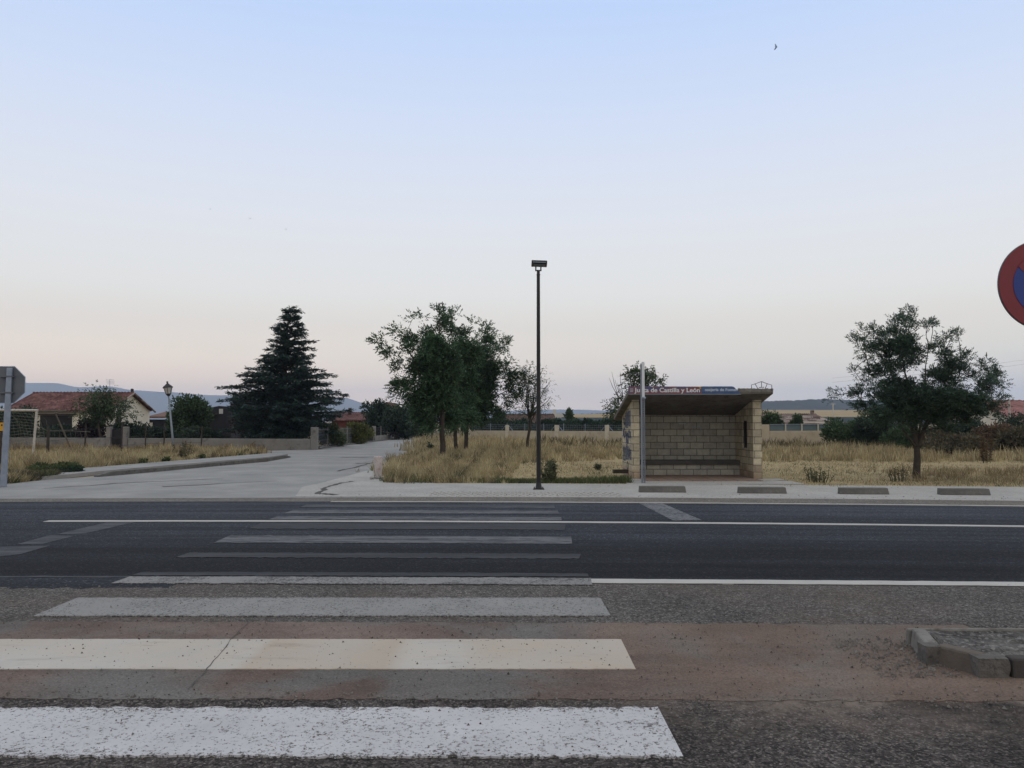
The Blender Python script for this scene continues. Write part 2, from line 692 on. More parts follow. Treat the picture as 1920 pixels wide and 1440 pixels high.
def gutter_mat():
    k = NT('dusty concrete gutter')
    col = k.ramp(k.noise(0.9, 6, 0.62), [(0.28, (.095, .068, .056)), (0.5, (.15, .112, .094)), (0.72, (.20, .16, .135))])
    grey = k.ramp(k.noise(0.75, 5, 0.6, dist=0.6), [(0.47, 0.0), (0.60, 0.9)])
    col = k.mix(grey, col, (.155, .15, .142))
    x = k.sep(k.coord())[0]
    edge = k.math('ADD', x, k.math('MULTIPLY', k.noise(2.0, 4), 1.6))
    col = k.mix(k.ramp(k.math('MULTIPLY', k.math('SUBTRACT', edge, 0.6), 0.5), [(0.2, 0.0), (0.8, 0.45)]), col, (.15, .105, .075))
    # slabs washed to bare grey concrete between two joints
    yy = k.sep(k.coord())[1]
    xe = k.math('ADD', x, k.math('MULTIPLY', k.math('SUBTRACT', k.noise(3.0, 4), .5), .35))
    slab1 = k.ramp(k.math('MULTIPLY', k.math('ADD', xe, 3.2), .25), [(0.04, 0.0), (0.1, .55), (0.33, .55), (0.37, 0.0), (0.58, 0.0), (0.62, .8), (0.78, .8), (0.84, 0.0)])
    low = k.ramp(k.math('SUBTRACT', yy, 4.6), [(0.55, 1.0), (0.75, 0.0)])
    col = k.mix(k.math('MULTIPLY', slab1, low), col, (.15, .145, .138))
    fine = k.ramp(k.noise(70, 4, 0.7), [(0.3, 0.58), (0.7, 1.32)])
    col = k.mix(1.0, col, fine, 'MULTIPLY')
    wash = k.ramp(k.noise(0.7, 6, 0.7, co=k.coord('Object', (.5, 1.6, 1))), [(0.35, 0.78), (0.65, 1.2)])
    col = k.mix(1.0, col, wash, 'MULTIPLY')
    spk = k.ramp(k.noise(30, 4, 0.8), [(0.31, 0.3), (0.38, 1.0)])
    col = k.mix(0.8, col, spk, 'MULTIPLY')
    k.base(col)
    k.bump(k.noise(80, 4, 0.7), 0.4, 0.006)
    return k.set(0.9, 0, 0.2)


M['gutter'] = gutter_mat()
M['street'] = varied('old street concrete', (.24, .245, .245), (.375, .375, .367), 0.6, 0.9, c3=(.27, .268, .26), bump=0.25, bscale=30)


def pavement_mat():
    k = NT('pale pavement concrete')
    col = k.ramp(k.noise(0.8, 6, 0.65), [(0.3, (.30, .295, .28)), (0.7, (.40, .39, .37))])
    fine = k.ramp(k.noise(18, 5, 0.75), [(0.3, 0.72), (0.6, 1.1)])
    col = k.mix(1.0, col, fine, 'MULTIPLY')
    spk = k.ramp(k.noise(9, 3, 0.7), [(0.28, 0.5), (0.34, 1.0)])
    col = k.mix(0.7, col, spk, 'MULTIPLY')
    k.base(col)
    k.bump(k.noise(30, 5, 0.7), 0.4, 0.02)
    return k.set(0.92, 0, 0.2)


M['pave'] = pavement_mat()
M['tactile'] = varied('tactile paving', (.33, .33, .315), (.40, .39, .37), 3, 0.9, bump=0.3)
M['paint_bright'] = paint('crossing paint over stony asphalt', (.52, .53, .56), (.13, .127, .124), 0.39, 46, edge=.06, patch=.26)
M['paint_clean'] = paint('crossing paint on concrete', (.50, .48, .44), (.09, .075, .062), 0.27, 34, stain=(.37, .285, .20), edge=.05, patch=.2)
M['paint_mid'] = paint('crossing paint on shoulder', (.285, .285, .275), (.10, .095, .09), 0.385, 44, edge=.07, patch=.25)
M['paint_edge'] = paint('worn crossing paint by the edge line', (.25, .25, .245), (.075, .072, .07), 0.41, 36, edge=.14, patch=.5)
M['paint_faint'] = paint('faded crossing paint', (.15, .155, .165), (.05, .054, .062), 0.46, 16, edge=.10, patch=.6, stretch=(.22, 1.2, 1))
M['paint_slant'] = paint('faded slanting paint', (.15, .155, .165), (.055, .06, .068), 0.46, 16, patch=.4)
M['paint_fainter'] = paint('nearly gone crossing paint', (.095, .10, .112), (.045, .05, .06), 0.50, 12, patch=.7, stretch=(.2, 1.4, 1))
M['paint_ghost'] = paint('ghost of crossing paint', (.05, .053, .06), (.026, .028, .033), 0.50, 10, edge=.1, patch=.7, stretch=(.15, 1.5, 1))
M['paint_line'] = paint('white road line', (.50, .49, .46), (.12, .115, .11), 0.30, 30)
M['paint_lane'] = paint('yellowish white road line', (.40, .385, .35), (.10, .095, .09), 0.33, 24)
M['crack'] = varied('crack filler', (.05, .048, .045), (.09, .085, .08), 6, 0.95)
M['kerb'] = varied('weathered kerb concrete', (.19, .18, .165), (.29, .28, .26), 2.5, 0.92, c3=(.13, .115, .10), bump=0.5, bscale=50)
M['kerb_far'] = varied('dark kerb stone', (.14, .137, .13), (.23, .225, .21), 2.0, 0.92, c3=(.09, .085, .075), bump=0.4)
M['kerb_dusty'] = varied('dust stained kerb concrete', (.16, .115, .08), (.22, .165, .12), 3, 0.92, c3=(.12, .09, .07), bump=0.5, bscale=50)
M['kerb_dark'] = varied('dark kerb concrete', (.055, .05, .047), (.085, .08, .075), 4, 0.9, bump=0.4)  # darker concrete tone for the island's near kerb stone
M['kerb_broken'] = varied('broken concrete corner', (.085, .08, .074), (.135, .127, .117), 10, 0.95, c3=(.055, .052, .05), bump=0.9, bscale=45)
M['island'] = aggregate('island fill', (.05, .047, .045), (.12, .115, .11), (.24, .23, .22), 45, 0.45, dust=(.24, .235, .22))
M['block'] = varied('grey concrete block', (.085, .084, .078), (.13, .128, .118), 3, 0.9, c3=(.16, .155, .145), bump=0.4, bscale=35)
M['black'] = varied('black painted steel', (.012, .013, .018), (.02, .021, .027), 5, 0.4, 0.2, 0.5)
M['dark_metal'] = varied('dark rusty steel', (.03, .026, .024), (.06, .048, .04), 8, 0.7, 0.3)
M['galv'] = varied('galvanised steel', (.26, .28, .31), (.36, .38, .41), 5, 0.5, 0.6, 0.5)
M['plate'] = varied('pale grey plate', (.55, .58, .62), (.66, .69, .72), 5, 0.6, 0.0, 0.4)
M['galv_dark'] = varied('perforated steel channel', (.16, .185, .22), (.22, .25, .285), 6, 0.55, 0.5, 0.5)
M['sign_back'] = varied('grey sign back', (.10, .115, .135), (.14, .155, .175), 3, 0.55, 0.4, 0.4)
M['red'] = varied('sign red', (.17, .018, .03), (.20, .024, .038), 4, 0.45, 0, 0.4)
M['blue'] = varied('sign blue', (.012, .035, .20), (.016, .042, .24), 4, 0.45, 0, 0.4)
M['white'] = varied('flaking white paint', (.42, .40, .37), (.58, .56, .52), 6, 0.7, c3=(.22, .18, .14))
M['yellow'] = varied('yellow plate', (.50, .27, .02), (.58, .33, .03), 3, 0.6)


def block_mat(name, axis, c1, c2, mortar, dirt=True):
    k = NT(name)
    s = k.sep(k.coord())
    vec = k.comb(s[axis], s[2])
    b = k.n.new('ShaderNodeTexBrick')
    b.inputs['Scale'].default_value = 1.0
    b.inputs['Brick Width'].default_value = 0.395
    b.inputs['Row Height'].default_value = 0.195
    b.inputs['Mortar Size'].default_value = 0.011
    b.inputs['Mortar Smooth'].default_value = 0.15
    b.inputs['Bias'].default_value = 0.0
    b.inputs['Color1'].default_value = g4(c1)
    b.inputs['Color2'].default_value = g4(c2)
    b.inputs['Mortar'].default_value = g4(mortar)
    k.link(vec, b.inputs['Vector'])
    col = k.mix(1.0, b.outputs[0], k.ramp(k.noise(6, 6, 0.7), [(0.3, 0.72), (0.7, 1.15)]), 'MULTIPLY')
    col = k.mix(1.0, col, k.ramp(k.noise(45, 3, 0.7), [(0.3, 0.8), (0.7, 1.12)]), 'MULTIPLY')
    if dirt:
        h = k.math('ADD', s[2], k.math('MULTIPLY', k.math('SUBTRACT', k.noise(4, 6, 0.75), 0.5), 0.9))
        f = k.ramp(h, [(0.0, 0.7), (0.2, 0.4), (0.42, 0.0)])
        col = k.mix(f, col, (.15, .08, .05))
    k.base(col)
    inv = k.math('SUBTRACT', 1.0, b.outputs[1])
    k.bump(k.math('ADD', k.math('MULTIPLY', inv, 2.0), k.math('MULTIPLY', k.noise(60, 3), 0.3)), 0.6, 0.012)
    return k.set(0.92, 0, 0.2)


M['blocks_x'] = block_mat('sandy concrete blocks facing', 0, (.25, .205, .135), (.39, .31, .20), (.14, .11, .075))
M['blocks_y'] = block_mat('sandy concrete blocks side', 1, (.25, .205, .135), (.39, .31, .20), (.14, .11, .075))
M['blocks_in'] = block_mat('grey sandy blocks of the back wall', 0, (.215, .185, .138), (.29, .25, .18), (.10, .085, .065), dirt=False)
M['slab'] = varied('weathered concrete slab', (.10, .092, .082), (.16, .148, .13), 2.2, 0.95, c3=(.055, .05, .045), bump=0.6)
M['slab_edge'] = varied('mossy slab edge', (.13, .12, .105), (.24, .225, .20), 5, 0.95, c3=(.06, .055, .05), bump=0.6)
M['bench'] = varied('dark bench slab', (.055, .055, .052), (.085, .083, .078), 3, 0.85, bump=0.3)


def tile_floor():
    k = NT('red floor tiles')
    s = k.sep(k.coord())
    b = k.n.new('ShaderNodeTexBrick')
    b.offset = 0.0
    b.inputs['Scale'].default_value = 1.0
    b.inputs['Brick Width'].default_value = 0.3
    b.inputs['Row Height'].default_value = 0.3
    b.inputs['Mortar Size'].default_value = 0.016
    b.inputs['Color1'].default_value = (.20, .13, .095, 1)
    b.inputs['Color2'].default_value = (.25, .165, .12, 1)
    b.inputs['Mortar'].default_value = (.10, .09, .08, 1)
    k.link(k.comb(s[0], s[1]), b.inputs['Vector'])
    col = k.mix(k.ramp(k.noise(2.5, 5, 0.7), [(0.4, 0.0), (0.7, 0.7)]), b.outputs[0], (.24, .20, .16))
    k.base(col)
    return k.set(0.85)


M['tiles'] = tile_floor()


def sign_mat(name, a, b, c):
    k = NT(name)
    n = k.noise(1.4, 4, 0.6, co=k.coord('Object', (1.6, 1, 5)))
    col = k.ramp(n, [(0.36, a), (0.5, b), (0.64, c)])
    col = k.mix(1.0, col, k.ramp(k.noise(30, 4, 0.7), [(0.3, 0.8), (0.7, 1.15)]), 'MULTIPLY')
    k.base(col)
    return k.set(0.5, 0, 0.4)


M['sign_red'] = sign_mat('faded maroon and blue sign', (.21, .055, .06), (.15, .08, .105), (.05, .08, .20))
M['sign_blue'] = sign_mat('faded blue sign', (.03, .075, .19), (.05, .10, .22), (.085, .11, .20))
M['letters'] = varied('white sign letters', (.56, .58, .60), (.72, .74, .76), 20, 0.6)
M['letters_pale'] = varied('pale blue worn letters', (.36, .42, .50), (.56, .62, .68), 16, 0.6)
M['graf_blue'] = varied('blue spray paint', (.02, .05, .17), (.05, .10, .26), 8, 0.6)
M['graf_dark'] = varied('dark blue spray paint', (.012, .016, .035), (.03, .04, .075), 8, 0.6)
M['graf_pale'] = varied('pale blue spray paint', (.22, .30, .37), (.30, .38, .44), 8, 0.6)
M['bark'] = varied('rough grey bark', (.045, .036, .03), (.085, .07, .058), 9, 0.95, bump=1.0, bscale=30)
M['bark_brown'] = varied('brown bark', (.055, .038, .028), (.10, .072, .05), 9, 0.95, bump=1.0, bscale=30)
M['leaf_dark'] = foliage('dark pinnate leaves', (.014, .028, .016), (.03, .056, .025), (.055, .085, .035))
M['leaf_fern'] = foliage('bluish ferny leaves', (.014, .024, .018), (.027, .043, .029), (.046, .064, .038))
M['leaf_cedar'] = foliage('cedar needles', (.010, .020, .019), (.020, .034, .029), (.032, .048, .036), 0.1)
M['leaf_mid'] = foliage('mid green leaves', (.022, .038, .016), (.045, .068, .026), (.075, .10, .038))
M['leaf_hedge'] = foliage('dark hedge leaves', (.012, .021, .014), (.024, .038, .021), (.04, .055, .027))
M['leaf_yellow'] = foliage('yellow green broom', (.055, .065, .016), (.10, .115, .028), (.14, .14, .04))
M['leaf_sage'] = foliage('grey green weed leaves', (.05, .06, .035), (.085, .095, .055), (.13, .13, .075))
M['leaf_brush'] = foliage('dull olive brush', (.04, .037, .022), (.07, .062, .036), (.11, .088, .05))
M['leaf_rust'] = foliage('dry rusty brush', (.07, .042, .024), (.12, .075, .042), (.16, .11, .06))
M['leaf_purple'] = foliage('plum coloured leaves', (.02, .013, .018), (.035, .02, .026), (.05, .03, .032))
M['leaf_green'] = foliage('fresh weed leaves', (.03, .045, .018), (.055, .075, .028), (.09, .10, .04))
M['straw'] = foliage('dry grass', (.20, .145, .065), (.37, .285, .14), (.50, .41, .24), 0.3)
M['straw_pale'] = foliage('bleached dry grass', (.30, .235, .12), (.46, .37, .19), (.58, .49, .29), 0.3)
M['straw_brown'] = foliage('brown seed grass', (.14, .095, .045), (.27, .195, .10), (.37, .285, .16), 0.3)
M['plaster'] = varied('cream render', (.50, .43, .32), (.57, .50, .38), 1.2, 0.9, c3=(.46, .40, .30))
M['plaster_shade'] = M['plaster']
M['wall_old'] = varied('old stained concrete wall', (.19, .175, .15), (.29, .27, .235), 0.9, 0.95, c3=(.12, .11, .095), bump=0.5, bscale=18)
M['wall_cream'] = varied('sandy block wall', (.36, .31, .225), (.44, .385, .29), 0.8, 0.95, c3=(.30, .26, .19))
M['pillar'] = varied('cream pillar render', (.42, .39, .32), (.52, .48, .40), 2, 0.9, c3=(.33, .30, .25))
M['iron'] = varied('dark iron', (.02, .021, .024), (.035, .035, .037), 6, 0.6, 0.3)
M['opening'] = varied('painted dark of openings', (.012, .012, .013), (.025, .024, .024), 1, 0.9)  # near-black colour standing in for unlit depth behind openings
M['wood'] = varied('dark weathered timber', (.035, .03, .026), (.06, .05, .042), 4, 0.9, bump=0.4)
M['wood_pale'] = varied('grey weathered timber', (.09, .078, .062), (.14, .12, .10), 5, 0.9)
M['shed'] = varied('black shed boards', (.014, .014, .018), (.024, .024, .03), 3, 0.8)
M['net'] = varied('frayed grey net', (.20, .20, .18), (.28, .28, .25), 4, 0.9)
M['rust_roof'] = varied('rusty sheet roof', (.11, .06, .045), (.17, .095, .07), 2, 0.9)
M['glass'] = varied('lamp glass', (.42, .42, .42), (.50, .50, .49), 3, 0.25, 0, 0.5)
M['screen'] = varied('blue green fence screen', (.075, .11, .125), (.12, .16, .175), 0.7, 0.8)
M['rubble'] = varied('concrete rubble', (.22, .21, .20), (.36, .35, .33), 8, 0.95, c3=(.10, .095, .09))
M['bollard'] = varied('chipped white bollard', (.38, .34, .33), (.50, .46, .45), 5, 0.85, c3=(.30, .20, .18), bump=0.5)
M['pebble'] = varied('loose stones', (.07, .065, .06), (.22, .205, .19), 9, 0.9)
M['feather'] = varied('dark feathers', (.015, .015, .018), (.03, .03, .034), 4, 0.7)
M['red_and_shade_wall'] = varied('oxblood wall and painted eave shade', (.10, .03, .025), (.15, .05, .04), 2, 0.9)  # real red walls, and a stand-in for under-roof shade on one house


def roof_mat(name, a, b, c, axis_scale=3.5):
    k = NT(name)
    co = k.coord()
    cell = k.sep(k.voro(axis_scale, out='Color'))[0]
    col = k.ramp(cell, [(0.0, a), (0.5, b), (1.0, c)])
    col = k.mix(1.0, col, k.ramp(k.noise(1.1, 5, 0.65), [(0.3, 0.7), (0.7, 1.2)]), 'MULTIPLY')
    k.base(col)
    k.bump(k.noise(14, 3), 0.5, 0.03)
    return k.set(0.92, 0, 0.2)


M['roof_red'] = roof_mat('clay roof tiles', (.11, .045, .036), (.175, .075, .058), (.26, .13, .10))
M['roof_old'] = roof_mat('old mottled tiles', (.09, .06, .05), (.20, .15, .13), (.33, .28, .25), 2.0)
M['roof_brown'] = roof_mat('brown roof tiles', (.055, .033, .027), (.08, .048, .038), (.11, .068, .055))
M['roof_far'] = roof_mat('dull pink roof tiles', (.20, .095, .085), (.24, .115, .105), (.28, .14, .125))
M['mountain'] = varied('far mountain slopes', (.05, .055, .05), (.09, .09, .075), 0.0022, 1.0, spec=0.0)
M['forest_hill'] = varied('wooded hill', (.012, .02, .016), (.03, .04, .028), 0.02, 1.0, spec=0.0, c3=(.06, .06, .04))
M['far_field'] = varied('distant stubble field', (.27, .20, .105), (.34, .26, .145), 0.01, 1.0, spec=0.0)



def tone(key, k):
    """trim a surface's own colour"""
    m = M[key]
    t = m.node_tree
    b = next(n for n in t.nodes if n.type == 'BSDF_PRINCIPLED')
    inp = b.inputs['Base Color']
    kk = (k, k, k, 1) if not hasattr(k, '__len__') else (*k, 1)
    if inp.is_linked:
        src = inp.links[0].from_socket
        n = t.nodes.new('ShaderNodeMix')
        n.data_type = 'RGBA'
        n.blend_type = 'MULTIPLY'
        n.inputs[0].default_value = 1.0
        n.inputs[7].default_value = kk
        tgt = [l.to_socket for l in t.links if l.from_socket == src and l.to_socket.name in ('Base Color', 'Color')]
        t.links.new(src, n.inputs[6])
        for q in tgt:
            t.links.new(n.outputs[2], q)


for key, k in dict(pave=.94, tactile=1.0, street=(.75, .75, .745), bark_brown=(.62, .72, .8), bark=.8, kerb=.72, kerb_far=.6, leaf_brush=1.35, galv=(.82, .92, 1.06), shed=1.0, kerb_dusty=(.58, .68, .80), kerb_dark=.8, island=.75, white=.85, net=.6, gutter=.90, apron=(.95, .90, .87), shoulder=.78, asphalt=(.46, .48, .52), verge_asphalt=.85, paint_mid=.82, paint_edge=.85,
                   paint_clean=.94, paint_bright=(.93, .91, .89), paint_faint=.75, paint_fainter=.62, paint_ghost=.66, paint_line=.84, paint_lane=.9, stubble=(.92, .94, .98), straw=(1.0, 1.08, 1.22), straw_brown=(1.05, 1.14, 1.3), straw_pale=(.98, 1.03, 1.15),
                   blocks_x=(1.42, 1.6, 1.82), blocks_y=(1.42, 1.6, 1.82), blocks_in=(1.5, 1.72, 2.05), leaf_green=1.35, leaf_sage=1.2, leaf_dark=(2.0, 2.1, 2.2), leaf_fern=(1.95, 2.15, 2.15), wall_old=(.78, .82, .90), leaf_cedar=(1.7, 2.0, 2.0), leaf_hedge=(1.2, 1.4, 1.5), leaf_mid=(1.1, 1.25, 1.3),
                   roof_red=(.68, .72, .85), plaster=(1.1, 1.2, 1.36), black=(.32, .36, .42)).items():
    tone(key, k)

# ------------------------------------------------------------------ ground and road (strips follow one gentle bend)


def bend(x, d):
    k = min(1.0, max(0.0, (d - 3.0) / 9.0))
    u = x + 5.0
    if abs(u) < 22:
        q = 0.004 * u * u
    else:
        q = 0.004 * (2 * 22 * abs(u) - 22 * 22)
    return d - k * q


def skirt(vs, fs, idx, uvs=None, low=-.006):
    """close a thin sheet's edge down to what it lies on"""
    n0 = len(vs)
    for i in idx:
        vs.append((vs[i][0], vs[i][1], low))
        if uvs is not None:
            uvs.append(uvs[i])
    for k in range(len(idx) - 1):
        fs.append((idx[k], n0 + k, n0 + k + 1, idx[k + 1]))


def strip(name, x0, x1, d0, d1, z, mat, step=1.0, nd=1, wob=0.0):
    nx = max(2, int((x1 - x0) / step))
    vs, fs, uvs = [], [], []
    for i in range(nx + 1):
        x = x0 + (x1 - x0) * i / nx
        for j in range(nd + 1):
            d = d0 + (d1 - d0) * j / nd
            w = 0.0
            if wob and (j == 0 or j == nd):
                w = random.uniform(-wob, wob)
            vs.append((x, bend(x, d) + w, z))
            uvs.append((x, d))
    for i in range(nx):
        for j in range(nd):
            a = i * (nd + 1) + j
            fs.append((a, a + nd + 1, a + nd + 2, a + 1))
    skirt(vs, fs, [i * (nd + 1) for i in range(nx + 1)], uvs)
    skirt(vs, fs, [i * (nd + 1) + nd for i in reversed(range(nx + 1))], uvs)
    me = bpy.data.meshes.new(name)
    me.from_pydata(vs, [], fs)
    ul = me.uv_layers.new(name='UVMap')
    for lp in me.loops:
        ul.data[lp.index].uv = uvs[lp.vertex_index]
    o = link(name, me, mat)
    return struct(o)


def poly(name, pts, z, mat):
    b = MB()
    b.quad(*[(p[0], p[1], z) for p in pts])
    for k in range(len(pts)):
        p, q = pts[k], pts[(k + 1) % len(pts)]
        b.quad((p[0], p[1], z), (p[0], p[1], -.02), (q[0], q[1], -.02), (q[0], q[1], z))
    me = b.mesh(name)
    bm = bmesh.new()
    bm.from_mesh(me)
    bmesh.ops.triangulate(bm, faces=bm.faces)
    for f in bm.faces:
        if f.normal.z < 0:
            f.normal_flip()
    bm.to_mesh(me)
    bm.free()
    return struct(link(name, me, mat))


g = MB()
g.quad((-5600, -300, -.03), (5600, -300, -.03), (5600, 5600, -.03), (-5600, 5600, -.03))
struct(g.build('ground', M['soil'], fix=False))

strip('parking_apron', -40, 40, -12, 4.72, 0.0, M['apron'], nd=4)
strip('gutter', -40, 3.55, 4.70, 6.47, 0.004, M['gutter'], step=.07, nd=2, wob=0.02)
strip('road_shoulder', -40, 40, 6.44, 8.12, 0.0, M['shoulder'], step=.5)
strip('road_shoulder', 3.4, 40, 4.70, 6.50, -0.003, M['shoulder'], step=.5)
strip('road', -60, 60, 8.05, 16.05, 0.004, M['asphalt'], step=.3, nd=2, wob=0.015)
strip('road', -40, -3.3, 7.78, 8.10, 0.003, M['asphalt'], step=.1, wob=.06)
strip('road_shoulder', -60, 60, 16.0, 17.15, 0.0, M['verge_asphalt'], step=.3, nd=1, wob=0.02)

# side street and pavements (outlines on the ground)
street = [(-700, 931.5), (-700, 915), (0, 907), (100, 899), (185, 893), (350, 879), (500, 866), (547, 857.5), (510, 852), (480, 846), (600, 842.5),
          (625, 838), (700, 828.5), (790, 818), (822, 818), (838, 829), (825, 838), (790, 850), (745, 866), (705, 880), (690, 887), (760, 904), (900, 909), (900, 931.0)]
sp_ = [gnd(x, y) for x, y in street]
sp_[0].y = bend(sp_[0].x, 17.1)
sp_[-1].y = bend(sp_[-1].x, 17.1)
poly('side_street', sp_, 0.002, M['street'])
# pavement by the shelter
pv = []
for x in np.arange(-4.6, 45, 1.0):
    pv.append((x, bend(x, 17.08)))
top = []
for x in np.arange(44.4, -3.2, -1.0):
    top.append((x, bend(x, 20.75)))
top += [(-3.2, 20.9), (-3.7, 22.2), (-4.3, 23.6), (-4.75, 22.6), (-5.1, 19.5)]
poly('pavement', pv + top, 0.008, M['pave'])
# pale concrete tongue where the pavement meets the street
pts = [gnd(*q) for q in ((612, 903), (650, 893), (690, 882), (745, 866), (790, 850), (800, 853), (760, 872), (722, 886), (720, 905), (660, 915))]
poly('footpath', pts, 0.006, M['pave'])
# verge on the left and the walk behind its kerb
pts = [gnd(*q) for q in ((0, 905), (100, 898), (185, 889), (350, 874), (500, 861), (540, 855), (505, 853), (470, 856), (330, 868), (150, 883), (0, 893))]
poly('footpath', pts, 0.09, M['street'])
pts = [gnd(*q) for q in ((600, 841), (625, 836.5), (700, 827.3), (785, 817.6), (770, 817.6), (700, 825.4), (640, 832), (600, 839))]
poly('footpath', pts, 0.06, M['pave'])


def kerb_run(name, pts, w, h, mat):
    b = MB()
    pts = [Vector((p[0], p[1], 0)) for p in pts]
    left_, right_ = [], []
    for i, p in enumerate(pts):
        d = (pts[min(i + 1, len(pts) - 1)] - pts[max(0, i - 1)]).normalized()
        nrm = Vector((-d.y, d.x, 0))
        left_.append(p + nrm * w / 2)
        right_.append(p - nrm * w / 2)
    for i in range(len(pts) - 1):
        hh = [h * (1.0 if 0 < k < len(pts) - 1 else 0.35) for k in (i, i + 1)]
        a, b2, c, d = left_[i], left_[i + 1], right_[i + 1], right_[i]
        q = len(b.v)
        b.v += [(a.x, a.y, -.02), (b2.x, b2.y, -.02), (c.x, c.y, -.02), (d.x, d.y, -.02),
                (a.x, a.y, hh[0]), (b2.x, b2.y, hh[1]), (c.x, c.y, hh[1]), (d.x, d.y, hh[0])]
        for f in ((3, 2, 1, 0), (4, 5, 6, 7), (0, 1, 5, 4), (1, 2, 6, 5), (2, 3, 7, 6), (3, 0, 4, 7)):
            b.f.append(tuple(q + k for k in f))
    return struct(b.build(name, mat))


def dens(pts, n):
    out = []
    for a, b in zip(pts[:-1], pts[1:]):
        for i in range(n):
            out.append(Vector(a).lerp(Vector(b), i / n))
    out.append(Vector(pts[-1]))
    return out


kerb_run('kerb', dens([gnd(*q) for q in ((180, 894.5), (255, 888), (350, 879), (430, 871.5), (500, 864.5), (542, 857.5))], 3), 0.14, 0.125, M['kerb_far'])
kerb_run('kerb', dens([gnd(*q) for q in ((602, 842), (625, 838), (700, 828.5), (785, 818.3))], 4), 0.14, 0.09, M['kerb_far'])
kerb_run('kerb', dens([gnd(*q) for q in ((-80, 910), (-30, 907), (12, 906.5))], 3), 0.25, 0.17, M['kerb'])


# cracks and joints
def crack(pts, w, mat=None, z=0.012, name='road_crack'):
    b = MB()
    P = [Vector((p[0], p[1], z)) for p in pts]
    for a, c in zip(P[:-1], P[1:]):
        d = (c - a).normalized()
        n = Vector((-d.y, d.x, 0))
        w1 = w * random.uniform(.5, 1.3)
        b.quad(a - n * w1, c - n * w1, c + n * w1, a + n * w1)
    return struct(b.build(name, mat or M['crack'], fix=False))


def jag(pts, n, amp):
    o = []
    for a, b in zip(pts[:-1], pts[1:]):
        for i in range(n):
            p = Vector(a).lerp(Vector(b), i / n)
            o.append(p + Vector((random.uniform(-amp, amp), random.uniform(-amp, amp), 0)))
    o.append(Vector(pts[-1]))
    return o


crack(jag([gnd(598, 927), (gnd(610, 915)), gnd(635, 907), gnd(660, 903)], 5, 0.06), 0.06)
crack(jag([gnd(598, 926), gnd(630, 929)], 5, 0.08), 0.09)
crack(jag([gnd(632, 884), gnd(665, 877), gnd(690, 870), gnd(730, 860)], 4, 0.05), 0.05)
crack(jag([gnd(668, 869), gnd(688, 868.5)], 3, 0.03), 0.12)
crack(jag([gnd(690, 858), gnd(640, 857.5)], 3, 0.05), 0.08)
crack(jag([gnd(778, 858), gnd(800, 852)], 3, 0.05), 0.08)
crack(jag([gnd(80, 916), gnd(250, 905), gnd(420, 898)], 6, 0.1), 0.045, M['kerb_far'])
crack(jag([gnd(300, 913), gnd(520, 902)], 6, 0.1), 0.045, M['kerb_far'])
crack(jag([gnd(475, 1161), gnd(438, 1196), gnd(395, 1250), gnd(352, 1296)], 7, 0.006), 0.0032, M['crack'], 0.0125)

# painted lines
strip('road_marking', -60, -4.9, 15.92, 16.04, 0.009, M['paint_fainter'], step=.2, wob=.02)
strip('road_marking', -3.6, 60, 15.95, 16.10, 0.009, M['paint_lane'], step=.2, wob=.012)
strip('road_marking', -7.45, 60, 12.82, 12.98, 0.0095, M['paint_line'], step=.2, wob=.008)
strip('road_marking', 0.78, 60, 8.06, 8.26, 0.0085, M['paint_line'], step=.15, wob=.008)
strip('road_marking', -60, -2.2, 8.26, 8.33, 0.0085, M['paint_fainter'], step=.2, wob=.02)
# the crossing
SX0, SX1 = -3.93, 0.80
for (d0, d1, mt, w) in ((3.885, 4.53, 'paint_bright', .02), (5.225, 5.93, 'paint_clean', .006), (6.63, 7.31, 'paint_mid', .012), (7.95, 8.30, 'paint_edge', .02),
                        (8.36, 8.55, 'paint_ghost', .02), (9.45, 9.80, 'paint_ghost', .03), (10.58, 11.27, 'paint_faint', .02), (11.95, 12.60, 'paint_ghost', .03),
                        (13.05, 13.55, 'paint_faint', .02), (13.95, 14.5, 'paint_faint', .02), (14.9, 15.4, 'paint_fainter', .02)):
    nx = 110
    vs, fs, uvq = [], [], []
    for i in range(nx + 1):
        x = SX0 + (SX1 - SX0) * i / nx
        for j, d in enumerate((d0, d1)):
            dd = (bend(x, d) if d > 7.5 else d) + random.uniform(-w, w) * 0.8
            xx = x + (random.uniform(-w, w) if i in (0, nx) else 0)
            vs.append((xx, dd, 0.0105))
            uvq.append((xx, j))
    for i in range(nx):
        fs.append((2 * i, 2 * i + 2, 2 * i + 3, 2 * i + 1))
    skirt(vs, fs, [2 * i for i in range(nx + 1)], uvq)
    skirt(vs, fs, [2 * i + 1 for i in reversed(range(nx + 1))], uvq)
    skirt(vs, fs, [2 * nx, 2 * nx + 1], uvq)
    me = bpy.data.meshes.new('crosswalk_stripe')
    me.from_pydata(vs, [], fs)
    ul = me.uv_layers.new(name='UVMap')
    for lp in me.loops:
        ul.data[lp.index].uv = uvq[lp.vertex_index]
    struct(link('crosswalk_stripe', me, M[mt]))
# slanting ghost marks on the carriageway
for pts in ([(1196, 943), (1240, 943.5), (1316, 976), (1262, 976.5)],):
    poly('road_marking', [gnd(*p) for p in pts], 0.0085, M['paint_slant'])
for pts in ([(105, 1003), (200, 980.5), (252, 980), (160, 1001)], [(30, 1022), (95, 1004), (140, 1006), (80, 1021)], [(-60, 1050), (0, 1026), (95, 1024), (35, 1041)]):
    poly('road_marking', [gnd(*p) for p in pts], 0.0085, M['paint_fainter'])

